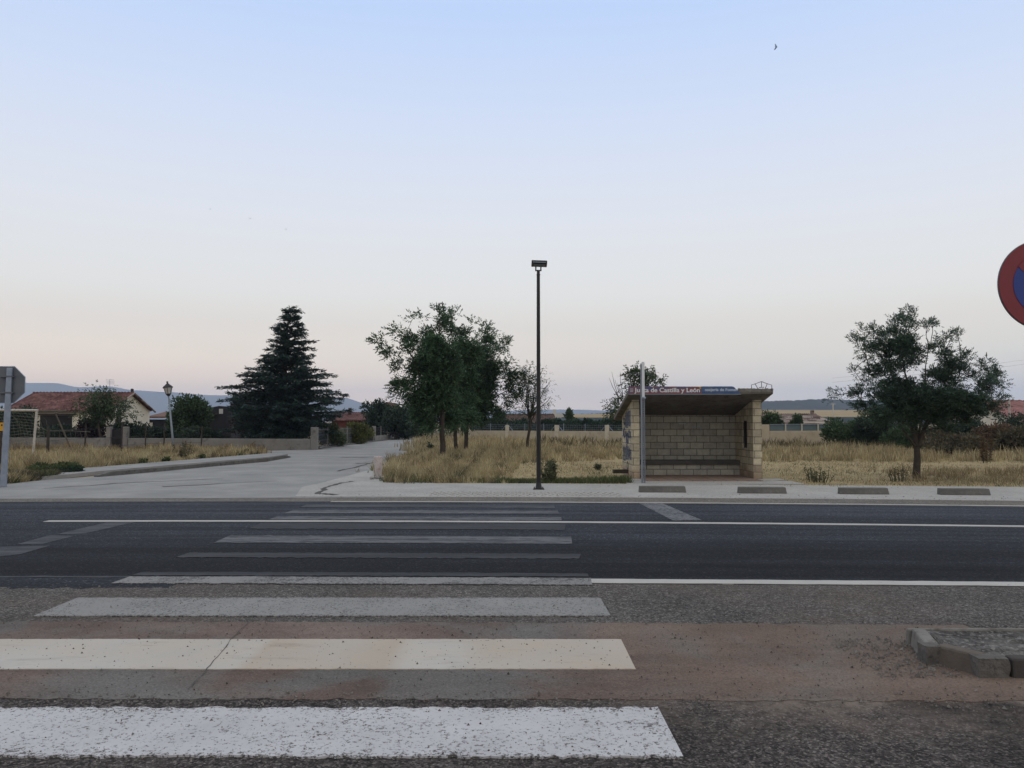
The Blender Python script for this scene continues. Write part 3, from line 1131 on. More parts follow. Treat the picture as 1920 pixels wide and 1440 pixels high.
# tactile dots by the lamp
b = MB()
for i in range(26):
    for j in range(5):
        x = -1.75 + i * 0.16 + (0.08 if j % 2 else 0)
        y = bend(x, 17.35) + j * 0.2
        b.box((x, y, 0.016), (0.055, 0.055, 0.018))
o = b.build('tactile_paving', M['tactile'])
tag(o, 'field of small raised dots on the pale pavement by the lamp', 'tactile paving', kind='stuff')


# loose stones
def pebbles(name, label, x0, x1, d0, d1, n, s0, s1, mat, follow=True):
    V = []
    for _ in range(n):
        x = random.uniform(x0, x1)
        d = random.uniform(d0, d1)
        y = bend(x, d) if follow else d
        s = random.uniform(s0, s1) * (1 if random.random() < .85 else 1.7)
        c = Vector((x, y, 0.008 + s * 0.3))
        a = random.uniform(0, 6.28)
        pr = [Vector((math.cos(a + k * 2.094) * s * random.uniform(.6, 1.2), math.sin(a + k * 2.094) * s * random.uniform(.6, 1.2), -s * .35)) for k in range(3)]
        t = Vector((random.uniform(-.3, .3) * s, random.uniform(-.3, .3) * s, s * random.uniform(.4, .8)))
        for k in range(3):
            V += [tuple(c + pr[k]), tuple(c + pr[(k + 1) % 3]), tuple(c + t)]
    o = fast_mesh(name, V, 3, mat)
    return tag(o, label, 'gravel', kind='stuff')


pebbles('gravel', 'loose stones scattered over the near asphalt and gutter', -4.5, 4.2, 3.3, 8.0, 4200, .003, .009, M['pebble'])
pebbles('gravel', 'dark grit scattered over the gutter and near markings', -4.5, 4.2, 3.4, 7.2, 1500, .003, .008, M['wood'])
pebbles('gravel', 'loose grit along the far pavement edge', -4.5, 14, 16.9, 18.0, 320, .007, .014, M['pebble'])

pebbles('gravel', 'dark gravel gathered round the corner of the near island', 2.3, 2.86, 5.05, 5.95, 650, .005, .012, M['pebble'], False)
pebbles('gravel', 'gravel lying along the lower edge of the near gutter', -4.5, 4.2, 4.45, 4.78, 1100, .004, .010, M['pebble'], False)
# ------------------------------------------------------------------ kerb blocks in front of the shelter
blk_specs = [(1200, 1286, 924, 'low grey concrete block at the foot of the perforated post'),
             (1387, 1475, 926, 'low grey concrete block in front of the right wall of the shelter'),
             (1577, 1667, 927.5, 'low grey concrete block between the shelter and the ferny tree'),
             (1766, 1857, 929, 'low grey concrete block right of the ferny tree, last of its row')]
proto = None
for (xa, xb, yb, lab) in blk_specs:
    a, c = gnd(xa, yb), gnd(xb, yb)
    pos = Vector(((a.x + c.x) / 2, a.y + .1, 0.008))
    if proto is None:
        bb = MB()
        L, w, h = 1.05, .22, .135
        bb.prism([(-L / 2, -w / 2, 0), (L / 2, -w / 2, 0), (L / 2 - .02, -w / 2 + .03, h), (-L / 2 + .02, -w / 2 + .03, h)], (0, w - .03, 0))
        o = bb.build('parking_block', M['block'], bevel=0.012)
        proto = o
    else:
        o = proto.copy()
        COL.objects.link(o)
    o.location = pos
    o.rotation_euler.z = math.atan(-0.008 * (pos.x + 5)) * 0.6
    tag(o, lab, 'concrete block', 'concrete blocks along the pavement edge')

# ------------------------------------------------------------------ black street lamp
base = gnd(1010, 918)
bx, by = base.x, base.y
lamp = thing('street_lamp', (bx, by, 0), 'tall slim black street lamp with a small flat head, on the pavement by the crossing', 'street lamp')
b = MB()
b.lathe((bx, by, 0.01), [(.052, 0), (.052, .3), (.050, 2.6), (.046, 2.62), (.040, 4.95), (.040, 5.08)], 16)
b.build('pole', M['black'], lamp, smooth=False)
b = MB()
b.lathe((bx, by, 0.008), [(.085, 0), (.085, .02), (.075, .05), (.058, .14), (.054, .16)], 16)
b.build('base_cover', M['black'], lamp)
b = MB()
b.box((bx, by, 0.012), (.26, .26, .012))
b.build('base_plate', M['dark_metal'], lamp)
b = MB()
for sx in (-1, 1):
    for sy in (-1, 1):
        b = MB()
        b.lathe((bx + sx * .1, by + sy * .1, .018), [(.014, 0), (.014, .03), (.006, .031), (.006, .05)], 6)
        b.build('bolt', M['dark_metal'], lamp)

b = MB()
b.lathe((bx, by, 5.07), [(.046, 0), (.046, .02), (.038, .022), (.038, .12)], 14)
b.build('collar', M['black'], lamp)
b = MB()
b.box((bx - .06, by, 5.215), (.03, .07, .09))
b.box((bx + .06, by, 5.215), (.03, .07, .09))
b.box((bx, by, 5.18), (.15, .06, .02))
b.build('bracket', M['black'], lamp)
# tilted head: faces down-forward, seen from below
rot = Matrix.Rotation(R(-9), 3, 'X') @ Matrix.Rotation(R(2), 3, 'Y')
hc = Vector((bx + .02, by - .05, 5.335))
b = MB()
b.box(hc, (.37, .25, .085), rot=rot)
b.build('lamp_head', M['black'], lamp, bevel=.012)
b = MB()
b.box(hc + rot @ Vector((0, 0, -.047)), (.27, .17, .012), rot=rot)
b.build('lamp_lens', M['galv_dark'], lamp)
b = MB()
b.box(hc + rot @ Vector((0, -.128, -.01)), (.30, .010, .012), rot=rot)
b.build('trim', M['galv'], lamp)

# ------------------------------------------------------------------ bus shelter
Yf, Yr = 22.2, 24.2
Xl, Xr = 3.33, 6.92
T = 0.24
sh = thing('bus_shelter', ((Xl + Xr) / 2, Yf, 0), 'open fronted block bus shelter with sloping concrete roof and graffiti on its side', 'bus shelter')


def roof_z(y, off=0.0):
    return 2.34 - 0.225 * (y - 21.55) + off


SL = 0.008
b = MB()
b.prism([(Xl, Yf, SL), (Xl, Yr, SL), (Xl, Yr, roof_z(Yr) + .01), (Xl, Yf, roof_z(Yf) + .01)], (T - .04, 0, 0))
lw_ = b.build('side_wall', M['blocks_y'], sh)
lw_.data.materials.append(M['blocks_x'])
for p in lw_.data.polygons:
    if abs(p.normal.y) > .9:
        p.material_index = 1
# right wall with a real window opening
wy0, wy1, wz0, wz1 = 22.78, 23.26, 0.84, 1.62
b = MB()


def wallpiece(y0, y1, z0, z1=None):
    b.prism([(Xr - T, y0, z0), (Xr - T, y1, z0), (Xr - T, y1, z1 if z1 else roof_z(y1) + .01), (Xr - T, y0, z1 if z1 else roof_z(y0) + .01)], (T, 0, 0))


wallpiece(Yf, wy0, SL)
wallpiece(wy1, Yr, SL)
wallpiece(wy0, wy1, SL, wz0)
wallpiece(wy0, wy1, wz1)
rw = b.build('side_wall', M['blocks_y'], sh)
rw['label'] = 'side wall with a narrow window opening'
rw.data.materials.append(M['blocks_x'])
for p in rw.data.polygons:
    if abs(p.normal.y) > .9:
        p.material_index = 1
b = MB()
for (y, z0, z1) in ((wy0 + .02, wz0, wz1), (wy1 - .02, wz0, wz1)):
    b.span((Xr - T + .05, y - .018, z0), (Xr - T + .1, y + .018, z1))
for z in (wz0 + .02, wz1 - .02):
    b.span((Xr - T + .052, wy0 + .04, z - .02), (Xr - T + .098, wy1 - .04, z + .02))
b.build('window_frame', M['iron'], sh)
b = MB()
b.span((Xr - T + .115, wy0, wz0), (Xr - T + .125, wy1, wz1))  # dark sheet painting in the darkness seen through the wall opening
b.build('dark_sheet', M['opening'], sh)
b = MB()
b.prism([(Xl + T - .04, Yr - .2, SL), (Xl + T - .04, Yr, SL), (Xl + T - .04, Yr, roof_z(Yr) + .01), (Xl + T - .04, Yr - .2, roof_z(Yr - .2) + .01)], (Xr - Xl - 2 * T + .04, 0, 0))
b.build('back_wall', M['blocks_in'], sh)
# roof slab
rf0, rf1 = 21.55, 24.72
rxl, rxr = 3.14, 7.04
b = MB()
b.prism([(rxl, rf0, roof_z(rf0)), (rxl, rf1, roof_z(rf1)), (rxl, rf1, roof_z(rf1, .11)), (rxl, rf0, roof_z(rf0, .12))], (rxr - rxl, 0, 0))
rs_ = b.build('roof', M['slab'], sh, bevel=.012)
b = MB()
n = 40
for i in range(n):
    x0 = 6.1 + (rxr - 6.1) * i / n
    x1 = 6.1 + (rxr - 6.1) * (i + 1) / n
    b.span((x0, rf0 - .006 - random.random() * .008, roof_z(rf0) + .07 - random.random() * .025), (x1, rf0 + .05, roof_z(rf0) + .135 + random.random() * .018))
b.build('roof_edge', M['slab_edge'], sh)
# bench
b = MB()
b.span((Xl + T - .04, 23.5, .335), (Xr - T, Yr - .2, .46))
b.build('bench_slab', M['bench'], sh, bevel=.008)
b = MB()
b.span((Xl + T - .04, 23.58, .03), (Xr - T, Yr - .2, .335))
b.build('bench_base', M['blocks_in'], sh)
b = MB()
b.span((Xl + T - .03, 21.35, -.02), (Xr - T - .003, 23.58, .03))
b.build('floor_slab', M['tiles'], sh)
b = MB()
b.prism([(Xr - T, 21.35, -.02), (Xr - T, 21.35, .028), (Xr + .45, 21.6, .022), (Xr + .45, 21.6, -.02)], (0, .58, 0))
b.build('step', M['pave'], sh)
b = MB()
b.prism([(Xl - .15, 21.5, -.02), (Xl - .15, 21.5, .022), (Xl + T - .03, 21.35, .028), (Xl + T - .03, 21.35, -.02)], (0, .66, 0))
b.build('step', M['pave'], sh)
# sheet of remaining notice frame on the back wall
b = MB()
for p, q in (((5.40, 1.42), (5.66, 1.435)), ((5.40, 1.30), (5.412, 1.42)), ((5.648, 1.30), (5.66, 1.42))):
    b.span((p[0], Yr - .215, p[1]), (q[0], Yr - .2, q[1]))
b.build('notice_frame', M['galv'], sh)
b = MB()
b.span((5.0, Yr - .206, 1.52), (5.2, Yr - .2, 1.535))
b.build('paper_scrap', M['letters_pale'], sh)

# front name boards
sy = rf0 - .05
zb0, zb1 = roof_z(rf0) - .0, roof_z(rf0) + .205
b = MB()
b.prism([(3.13, sy, zb0), (5.10, sy, zb0), (5.10, sy, zb1 - .01), (3.13, sy, zb1 - .005)], (0, .03, 0))
s1 = b.build('name_board', M['sign_red'], sh)
s1['label'] = 'maroon board with the words Junta de Castilla y León'
b = MB()
b.prism([(5.105, sy, zb0 + .005), (6.16, sy, zb0 + .005), (6.10, sy, zb0 + .055), (5.97, sy, zb1 - .02), (5.91, sy, zb1 - .005), (5.105, sy, zb1 - .005)], (0, .03, 0))
s2 = b.build('name_board', M['sign_blue'], sh)
s2['label'] = 'blue board with a cut corner and worn pale lettering'
b = MB()
b.span((3.13, sy - .012, zb0 - .022), (6.16, sy + .035, zb0 - .001))
b.build('board_trim', M['galv_dark'], sh)
b = MB()
b.span((5.04, sy - .008, zb1 - .075), (5.075, sy - .002, zb1 - .015))
b.build('board_label', M['yellow'], s1)


def lettering(txt, x0, x1, z0, h, y, mat, parent, bold=0.012, serif=True):
    cu = bpy.data.curves.new('lettering', 'FONT')
    cu.body = txt
    cu.size = 1.0
    cu.offset = bold
    cu.extrude = 0.01
    ob = bpy.data.objects.new('lettering', cu)
    COL.objects.link(ob)
    bpy.context.view_layer.update()
    me = bpy.data.meshes.new_from_object(ob.evaluated_get(bpy.context.evaluated_depsgraph_get()))
    COL.objects.unlink(ob)
    bpy.data.objects.remove(ob)
    xs = [v.co.x for v in me.vertices]
    wd = max(xs) - min(xs)
    mn = min(xs)
    for v in me.vertices:
        px, pz, py = v.co.x, v.co.y, v.co.z
        v.co = (x0 + (px - mn) / wd * (x1 - x0), y - 0.004 + py * 0.3, z0 + pz * h)
    me.name = 'lettering'
    o = link('lettering', me, mat, parent)
    return o


lettering('Junta de Castilla y León', 3.29, 5.05, zb0 + .045, .165, sy, M['letters'], s1, 0.018)
lettering('nsejería de Fomen', 5.19, 6.06, zb0 + .075, .105, sy, M['letters_pale'], s2, 0.022)
# small emblem patch at the board's left end
b = MB()
for k in range(3):
    for j in range(3):
        b.box((3.185 + k * .03, sy - .003, zb0 + .06 + j * .035), (.016, .004, .02), 0)
b.build('emblem', M['letters_pale'], s1)

# bare wire frame left standing on the roof's right end
b = MB()
zr = roof_z(rf0) + .12
yq = rf0 + .05
fx0, fx1 = 6.47, 7.02
outline = [(fx0 + .01, zr), (fx0, zr + .125), (fx0 + .1, zr + .15), ((fx0 + fx1) / 2, zr + .215), (fx1 - .12, zr + .155), (fx1, zr + .12), (fx1, zr - .05)]
b.tube([(x, yq, z) for x, z in outline], .0085, 6)
for (xa, za, xb, zb) in ((fx0 + .1, zr + .15, fx0 + .19, zr), ((fx0 + fx1) / 2, zr + .215, (fx0 + fx1) / 2, zr + .055), (fx1 - .12, zr + .155, fx1 - .19, zr), ((fx0 + fx1) / 2 - .07, zr + .055, (fx0 + fx1) / 2 + .07, zr + .06)):
    b.tube([(xa, yq, za), (xb, yq, zb)], .0085, 6)
b.build('roof_bracket', M['dark_metal'], sh)


# graffiti ribbons on the outer left wall
def ribbon(bld, pts, w, x):
    P = [Vector((x, p[0], p[1])) for p in pts]
    for a, c in zip(P[:-1], P[1:]):
        d = (c - a)
        if d.length < 1e-5:
            continue
        d.normalize()
        n = Vector((0, -d.z, d.y)) * w
        e = d * w * .4
        bld.quad(a - n - e, c - n + e, c + n + e, a + n - e)


def loops(yc, zc, ry, rz, k1, k2, n=26, ph=0.0):
    return [(yc + ry * math.sin(k1 * t * 6.283 / n + ph), zc + rz * math.cos(k2 * t * 6.283 / n + ph * .5)) for t in range(n + 1)]


gp, gb, gd = MB(), MB(), MB()
rg = random.Random(5)


def wz(y):
    return roof_z(y) - .06


for (z0, z1, nl) in ((1.42, 1.90, 3), (1.02, 1.32, 3), (0.52, 0.95, 3)):
    for i in range(nl):
        y = 22.42 + 1.55 * (i + .5) / nl
        zt = min(z1, wz(y) - .05)
        zc, rz = (z0 + zt) / 2 + rg.uniform(-.1, .1), (zt - z0) / 2 * rg.uniform(.65, 1.1)
        if i == 1:
            ribbon(gp, loops(y, zc, .16, rz * .5, 1, 2, 22, rg.random() * 3), .022, Xl - .002)
        ribbon(gb, loops(y + rg.uniform(-.1, .1), zc, .26, rz * .9, 2, 3, 40, rg.random() * 3), .016, Xl - .0035)
        ribbon(gd, loops(y + rg.uniform(-.1, .1), zc + .02, .2, rz, 1, 1, 30, rg.random() * 3), .010, Xl - .005)
        ribbon(gd, [(y - .14, z0 + rg.random() * .1), (y - .05, zt), (y + .1, z0 + .05), (y + .18, zt - .05)], .011, Xl - .0052)
ribbon(gd, loops(23.1, .34, .16, .1, 1, 1, 20), .016, Xl - .005)
gf = gd.build('graffiti', M['graf_dark'], sh, fix=False)
gb.build('graffiti_fill', M['graf_blue'], gf, fix=False)
gp.build('graffiti_shine', M['graf_pale'], gf, fix=False)

poly('pavement', [(2.95, 20.4), (7.45, 20.4), (7.45, 21.45), (2.95, 21.45)], 0.0125, M['pave'])
# timber beside the shelter's left wall
b = MB()
p0, p1 = at(1146, 882, 23.2), at(1170, 885, 22.9)
b.box((3.10, 23.0, .17), (.42, .16, .11), rz=R(8))
o = b.build('timber_beam', M['wood'], bevel=.01)
tag(o, 'short dark timber lying against the left side of the shelter', 'timber')

# perforated stop post
pb = gnd(1207, 906.5)
px_, py_ = pb.x, pb.y
post = thing('stop_post', (px_, py_, 0), 'slim grey perforated steel post standing before the left end of the shelter', 'post')
b = MB()
w = .062
zc = 2.22
b.span((px_ - w / 2 - .028, py_ - .02, 0), (px_ - w / 2, py_ + .05, 3.08))
b.span((px_ + w / 2, py_ - .02, 0), (px_ + w / 2 + .012, py_ + .05, zc))
z = 0.0
while z < zc - .05:
    b.span((px_ - w / 2, py_ - .0, z), (px_ + w / 2, py_ + .006, z + .028))
    z += .055
b.span((px_ - w / 2, py_ - .0, zc - .05), (px_ - w / 2 + .018, py_ + .004, .02))
b.span((px_ + w / 2 - .018, py_ - .0, zc - .05), (px_ + w / 2, py_ + .004, .02))
b.build('channel', M['galv_dark'], post)
b = MB()
b.span((px_ - w / 2 - .0275, py_ - .03, 0.005), (px_ - w / 2 - .012, py_ - .0205, zc))
b.build('flange', M['galv'], post)
b = MB()
b.span((px_ - w / 2 + .002, py_ - .012, zc - .02), (px_ + w / 2 + .01, py_ + .006, 3.14))
b.build('sign_plate', M['plate'], post)
b = MB()
b.lathe((px_ + .03, py_ - .02, zc - .04), [(.03, 0), (.035, .03), (.02, .06)], 10)
b.span((px_ - .05, py_ - .028, zc - .03), (px_ + .07, py_ - .013, zc + .01))
b.build('clamp', M['galv'], post)

# ------------------------------------------------------------------ near island with the no-parking sign
isl = thing('traffic_island', (3.4, 5.5, 0), 'low kerbed island of grit and concrete at the near right', 'traffic island')
h = .125
O = [Vector((2.83, 5.80, 0)), Vector((2.72, 5.40, 0)), Vector((2.92, 5.10, 0)), Vector((3.10, 5.04, 0)), Vector((6.0, 4.95, 0))]


def kerb_seg(a, c, w, name, mat, bev=.015, dz=0.0, ends=(0, 0)):
    d = (c - a).normalized()
    n = Vector((-d.y, d.x, 0))
    if n.dot(Vector((4.2, 5.5, 0)) - a) < 0:
        n = -n
    bb = MB()
    q = [a + n * .012, c + n * .012, c + n * w, a + n * w]
    top_ = [a + n * .03, c + n * .03, c + n * w, a + n * w]
    i = len(bb.v)
    bb.v += [(p.x, p.y, -.02) for p in q] + [(p.x, p.y, h + dz) for p in top_]
    for f in ((3, 2, 1, 0), (4, 5, 6, 7), (0, 1, 5, 4), (1, 2, 6, 5), (2, 3, 7, 6), (3, 0, 4, 7)):
        bb.f.append(f)
    return bb.build(name, mat, isl, bevel=bev)


kerb_seg(O[0], O[1] + Vector((.01, .04, 0)), .12, 'kerb_stone', M['kerb'])
kerb_seg(O[1] + Vector((.05, -.06, 0)), O[2], .13, 'kerb_stone', M['kerb_dusty'], dz=.003)
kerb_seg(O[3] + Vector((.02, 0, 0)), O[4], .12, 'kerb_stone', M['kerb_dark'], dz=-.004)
kerb_seg(O[0] + Vector((.0, .06, 0)), Vector((6.0, 5.86, 0)), .07, 'kerb_stone', M['kerb'], dz=-.006)


def rough_lump(c, s, seed, n=3):
    bm = bmesh.new()
    bmesh.ops.create_cube(bm, size=1.0)
    bmesh.ops.subdivide_edges(bm, edges=bm.edges, cuts=n, use_grid_fill=True)
    rr = random.Random(seed)
    for v in bm.verts:
        p = v.co
        k = 0.05
        v.co = Vector((p.x * s[0], p.y * s[1], p.z * s[2])) * (1 + rr.uniform(-k, k)) + Vector(c)
    me = bpy.data.meshes.new('lump')
    bm.to_mesh(me)
    bm.free()
    return me


link('broken_corner', rough_lump((3.005, 5.125, .05), (.19, .13, .145), 3), M['kerb_broken'], isl)
link('broken_corner', rough_lump((2.775, 5.385, .05), (.11, .12, .145), 8), M['kerb_broken'], isl)
bm = bmesh.new()
vs = [bm.verts.new(p) for p in ((2.94, 5.83, .1), (2.86, 5.42, .1), (3.0, 5.2, .1), (6, 5.06, .1), (6, 5.83, .1))]
bm.faces.new(vs)
bmesh.ops.triangulate(bm, faces=bm.faces)
bmesh.ops.subdivide_edges(bm, edges=bm.edges, cuts=14, use_grid_fill=True)
for v in bm.verts:
    v.co.z += random.uniform(-.012, .012)
me = bpy.data.meshes.new('island_fill')
bm.to_mesh(me)
bm.free()
link('island_fill', me, M['island'], isl)

sg = thing('no_parking_sign', (3.49, 5.38, .1), 'round red and blue no-parking sign on a grey pole at the right edge', 'road sign')
p0 = Vector((3.475, 5.40, .08))
p1 = Vector((3.60, 5.40, 2.85))
b = MB()
b.tube([p0, p1], .030, 16)
b.build('pole', M['galv_dark'], sg, smooth=True)
sc_ = at(1952, 535, 5.36)


def disc(name, r, y0, y1, mat, parent, n=64, r2=None):
    bb = MB()
    bb.tube([(sc_.x, y1, sc_.z), (sc_.x, y0, sc_.z)], [r, r2 or r], n)
    return bb.build(name, mat, parent)


dk = disc('sign_disc', .300, 5.333, 5.352, M['red'], sg)
disc('blue_field', .205, 5.330, 5.3335, M['blue'], dk)
b = MB()
b.box((sc_.x, 5.3285, sc_.z), (.068, .002, .415), rot=Matrix.Rotation(R(-45), 3, 'Y'))
b.build('red_bar', M['red'], dk)
b = MB()
ring = []
for k in range(65):
    a = 2 * math.pi * k / 64
    ring.append((sc_.x + .3015 * math.cos(a), 5.342, sc_.z + .3015 * math.sin(a)))
b.tube(ring, .005, 6, cap=False)
b.build('rim', M['sign_back'], dk)

# ------------------------------------------------------------------ stop sign seen from behind
sb = Vector((at(7, 900, 19.6).x, 19.6, 0))
ss = thing('stop_sign', sb, 'grey back of an octagonal sign on a steel post at the left edge', 'road sign')
tp = at(19, 690, 19.6)
b = MB()
d_ = Vector((tp.x - sb.x, 0, tp.z))
b.prism([(sb.x - .075, 19.56, 0), (sb.x + .075, 19.56, 0), (tp.x + .065, 19.56, tp.z), (tp.x - .065, 19.56, tp.z)], (0, .06, 0))
b.build('post', M['galv'], ss, bevel=.012)
oc = at(15, 721.5, 19.7)
b = MB()
rr = .485
b.prism([(oc.x + rr * math.cos(math.pi / 8 + k * math.pi / 4), 19.64, oc.z + rr * math.sin(math.pi / 8 + k * math.pi / 4)) for k in range(8)], (0, .02, 0))
oc_o = b.build('sign_plate', M['sign_back'], ss)
b = MB()
b.tube([(oc.x + rr * math.cos(math.pi / 8 + k * math.pi / 4), 19.648, oc.z + rr * math.sin(math.pi / 8 + k * math.pi / 4)) for k in range(9)], .011, 6, cap=False)
b.build('rim', M['galv'], oc_o)
b = MB()
for dz in (-.2, .2):
    b = MB()
    b.span((oc.x - .14, 19.55, oc.z + dz - .02), (oc.x + .2, 19.64, oc.z + dz + .02))
    b.build('clamp', M['sign_back'], ss)

# ------------------------------------------------------------------ goal and wire fence on the left field
gl = thing('football_goal', at(66, 865, 33), 'white pipe goal frame with a torn net on the left field', 'goal')
zt = 2.05
gx = at(69, 770, 33).x
b = MB()
b.tube([(gx - .12, 33, 0), (gx, 33, zt)], .05, 10)
b.build('post', M['white'], gl)
b = MB()
b.tube([(gx - 3.12, 33, 0), (gx - 3.0, 33, zt)], .05, 10)
b.build('post', M['white'], gl)
b = MB()
b.tube([(gx + .05, 33, zt + .0), (gx - 3.05, 33, zt + .03)], .05, 10)
b.build('crossbar', M['white'], gl)
b = MB()
s0, s1_ = at(104, 775, 34.0), at(141, 857, 34.6)
b.tube([(gx, 33.0, zt - .01), (gx + .7, 33.9, zt + .0)], .03, 8)
b.tube([(gx + .7, 33.9, zt), s0], .03, 8)
b.tube([s0, (s1_.x, s1_.y, 0)], .032, 8)
b.build('brace', M['wood_pale'], gl)
b = MB()
# net: strings sagging between bar and ground behind
for i in range(26):
    t = i / 25
    x = gx - 3.0 + 3.0 * t
    b.tube([(x, 33.05, zt), (x + .1 * math.sin(i), 33.7, zt - .55 - .15 * math.sin(i * 1.7)), (x - .1, 34.2, .5)], .007, 4)
for j in range(12):
    z = .55 + j * .125
    yy = 34.2 - (z - .5) * .75
    b.tube([(gx - 3.0, yy, z), (gx - 2, yy + .08, z - .08), (gx - 1, yy, z + .03), (gx - .1, yy - .05, z - .06)], .007, 4)
b.tube([(gx, 33, 1.45), (gx + .3, 33.3, 1.2), (gx + 1.0, 33.8, 1.2), (gx + 1.6, 34.2, 1.15)], .012, 4)
for i in range(8):
    b.tube([(gx + .3 + i * .16, 33.4 + i * .1, 1.2), (gx + .25 + i * .18, 33.5 + i * .1, .75 + .12 * math.sin(i * 2.1))], .006, 4)
b.build('net', M['net'], gl)

fence_posts = [(90, 30.5, 1.32, 'thick dark post of the wire fence beside the white goal post'), (160, 35, 1.45, 'thin dark fence post left of the gate in the long wall'),
               (228.5, 38, 1.55, 'thin dark fence post in front of the gate in the long wall'), (273, 41, 1.45, 'thin dark fence post left of the old lamp'),
               (308, 42.5, 1.5, 'thin dark fence post close beside the old lamp'), (378, 43, 1.35, 'thin dark fence post right of the old lamp')]
for i, (px, d, hh, lab) in enumerate(fence_posts):
    p = at(px, 800, d)
    b = MB()
    r_ = .055 if i == 0 else .035
    b.tube([(p.x, d, -.02), (p.x + .02, d, hh)], r_, 7)
    o = b.build('fence_post', M['dark_metal'])
    tag(o, lab, 'fence post', 'posts of the wire fence on the left field')
b = MB()
for z in (1.25, .85, .45):
    b.tube([(at(px, 800, d).x, d - .05, z + .02 * (i % 2)) for i, (px, d, hh, lab) in enumerate(fence_posts)], .006, 4)
o = b.build('fence_wire', M['iron'])
tag(o, 'thin wires strung along the dark posts of the left field', 'wire')
# yellow plate
p = at(2, 800, 26)
b = MB()
b.box((p.x, 26, p.z), (.16, .02, .27))
o = b.build('warning_plate', M['yellow'])
tag(o, 'small yellow plate with a dark spot, left of the stop sign post', 'plate')
b = MB()
b.tube([(p.x + .03, 25.985, p.z + .05), (p.x + .03, 25.98, p.z + .05)], .03, 10)
b.build('spot', M['iron'], o)
b = MB()
b.tube([(p.x - .02, 26.04, 0), (p.x - .02, 26.04, p.z + .13)], .03, 8)
b.build('stake', M['dark_metal'], o)

# ------------------------------------------------------------------ old lantern, leaning
lp = at(327, 838, 38)
lb = Vector((lp.x, 38, 0))
lt = at(316, 741, 38)
la = thing('lantern_post', lb, 'old leaning lantern with a black cap and glass sides by the field', 'street lamp')
b = MB()
b.tube([lb, lb.lerp(lt, .3), lt], [.075, .05, .035], 10)
b.build('post', M['galv_dark'], la, smooth=True)
ax = (lt - lb).normalized()
b = MB()
b.tube([lb + Vector((0, 0, .0)), lb + ax * .5], [.11, .07], 10)
b.build('foot', M['dark_metal'], la)
q0, q1, q2, q3 = lt, lt + ax * .06, lt + ax * .36, lt + ax * .58
b = MB()
b.tube([q1, q2], [.12, .205], 6)
b.build('lamp_glass', M['glass'], la)
b = MB()
b.tube([q2 - ax * .01, q2 + ax * .05, q3 - ax * .06, q3, q3 + ax * .05, q3 + ax * .1], [.24, .215, .09, .03, .05, .01], 6)
b.build('lamp_cap', M['iron'], la)
b = MB()
b.tube([q0 - ax * .05, q1 + ax * .012], [.045, .13], 6)
for k in range(6):
    a = k * math.pi / 3
    u = ax.orthogonal().normalized()
    w_ = ax.cross(u)
    e = u * math.cos(a) + w_ * math.sin(a)
    b.tube([q1 + e * .122, q2 + e * .207], .012, 4)
b.build('lamp_frame', M['iron'], la)


# ------------------------------------------------------------------ boundary wall, house and sheds on the left
def wall_run(name, label, a, c, h0, h1, t, mat, cat='wall', group=None):
    a, c = Vector(a), Vector(c)
    d = (c - a)
    d.z = 0
    n = Vector((-d.y, d.x, 0)).normalized() * t
    bb = MB()
    i = 0
    bb.v += [(a.x, a.y, -.05), (c.x, c.y, -.05), (c.x + n.x, c.y + n.y, -.05), (a.x + n.x, a.y + n.y, -.05),
             (a.x, a.y, h0), (c.x, c.y, h1), (c.x + n.x, c.y + n.y, h1), (a.x + n.x, a.y + n.y, h0)]
    for f in ((3, 2, 1, 0), (4, 5, 6, 7), (0, 1, 5, 4), (1, 2, 6, 5), (2, 3, 7, 6), (3, 0, 4, 7)):
        bb.f.append(f)
    o = bb.build(name, mat, bevel=.02)
    return tag(o, label, cat, group)


WD = 45.0


def wx(px):
    return at(px, 800, WD).x


wall_run('boundary_wall', 'long low stained concrete wall left of the dark gate', (wx(-160), WD, 0), (wx(199.5), WD, 0), .70, .67, .2, M['wall_old'])
wall_run('boundary_wall', 'long low stained concrete wall between the gate and the corner pillar', (wx(239.5), WD, 0), (wx(582.5), WD, 0), .66, .61, .2, M['wall_old'])
for (pa, pb_, hh, lab) in ((200, 208, 1.3, 'grey gate pillar at the left side of the dark gate'), (231, 239, 1.3, 'grey gate pillar at the right side of the dark gate'),
                           (583, 595.5, 1.27, 'stout weathered pillar ending the low wall by the cedar')):
    bb = MB()
    xa, xb = wx(pa), wx(pb_)
    bb.span((xa, WD - .06, -.05), (xb, WD + .26, hh))
    o = bb.build('gate_pillar', M['wall_old'], bevel=.02)
    tag(o, lab, 'pillar', 'pillars of the low wall')
bb = MB()
xa, xb = wx(208.5), wx(230.5)
for i in range(9):
    x = xa + (xb - xa) * (i + .5) / 9
    bb.span((x - .025, WD + .1, .06), (x + .025, WD + .13, 1.15))
for z in (.1, .6, 1.1):
    bb.span((xa, WD + .08, z), (xb, WD + .1, z + .05))
bb.span((xa, WD + .14, .06), (xb, WD + .15, 1.05))
tag(bb.build('iron_gate', M['iron']), 'dark iron gate between two grey pillars in the low wall', 'gate')


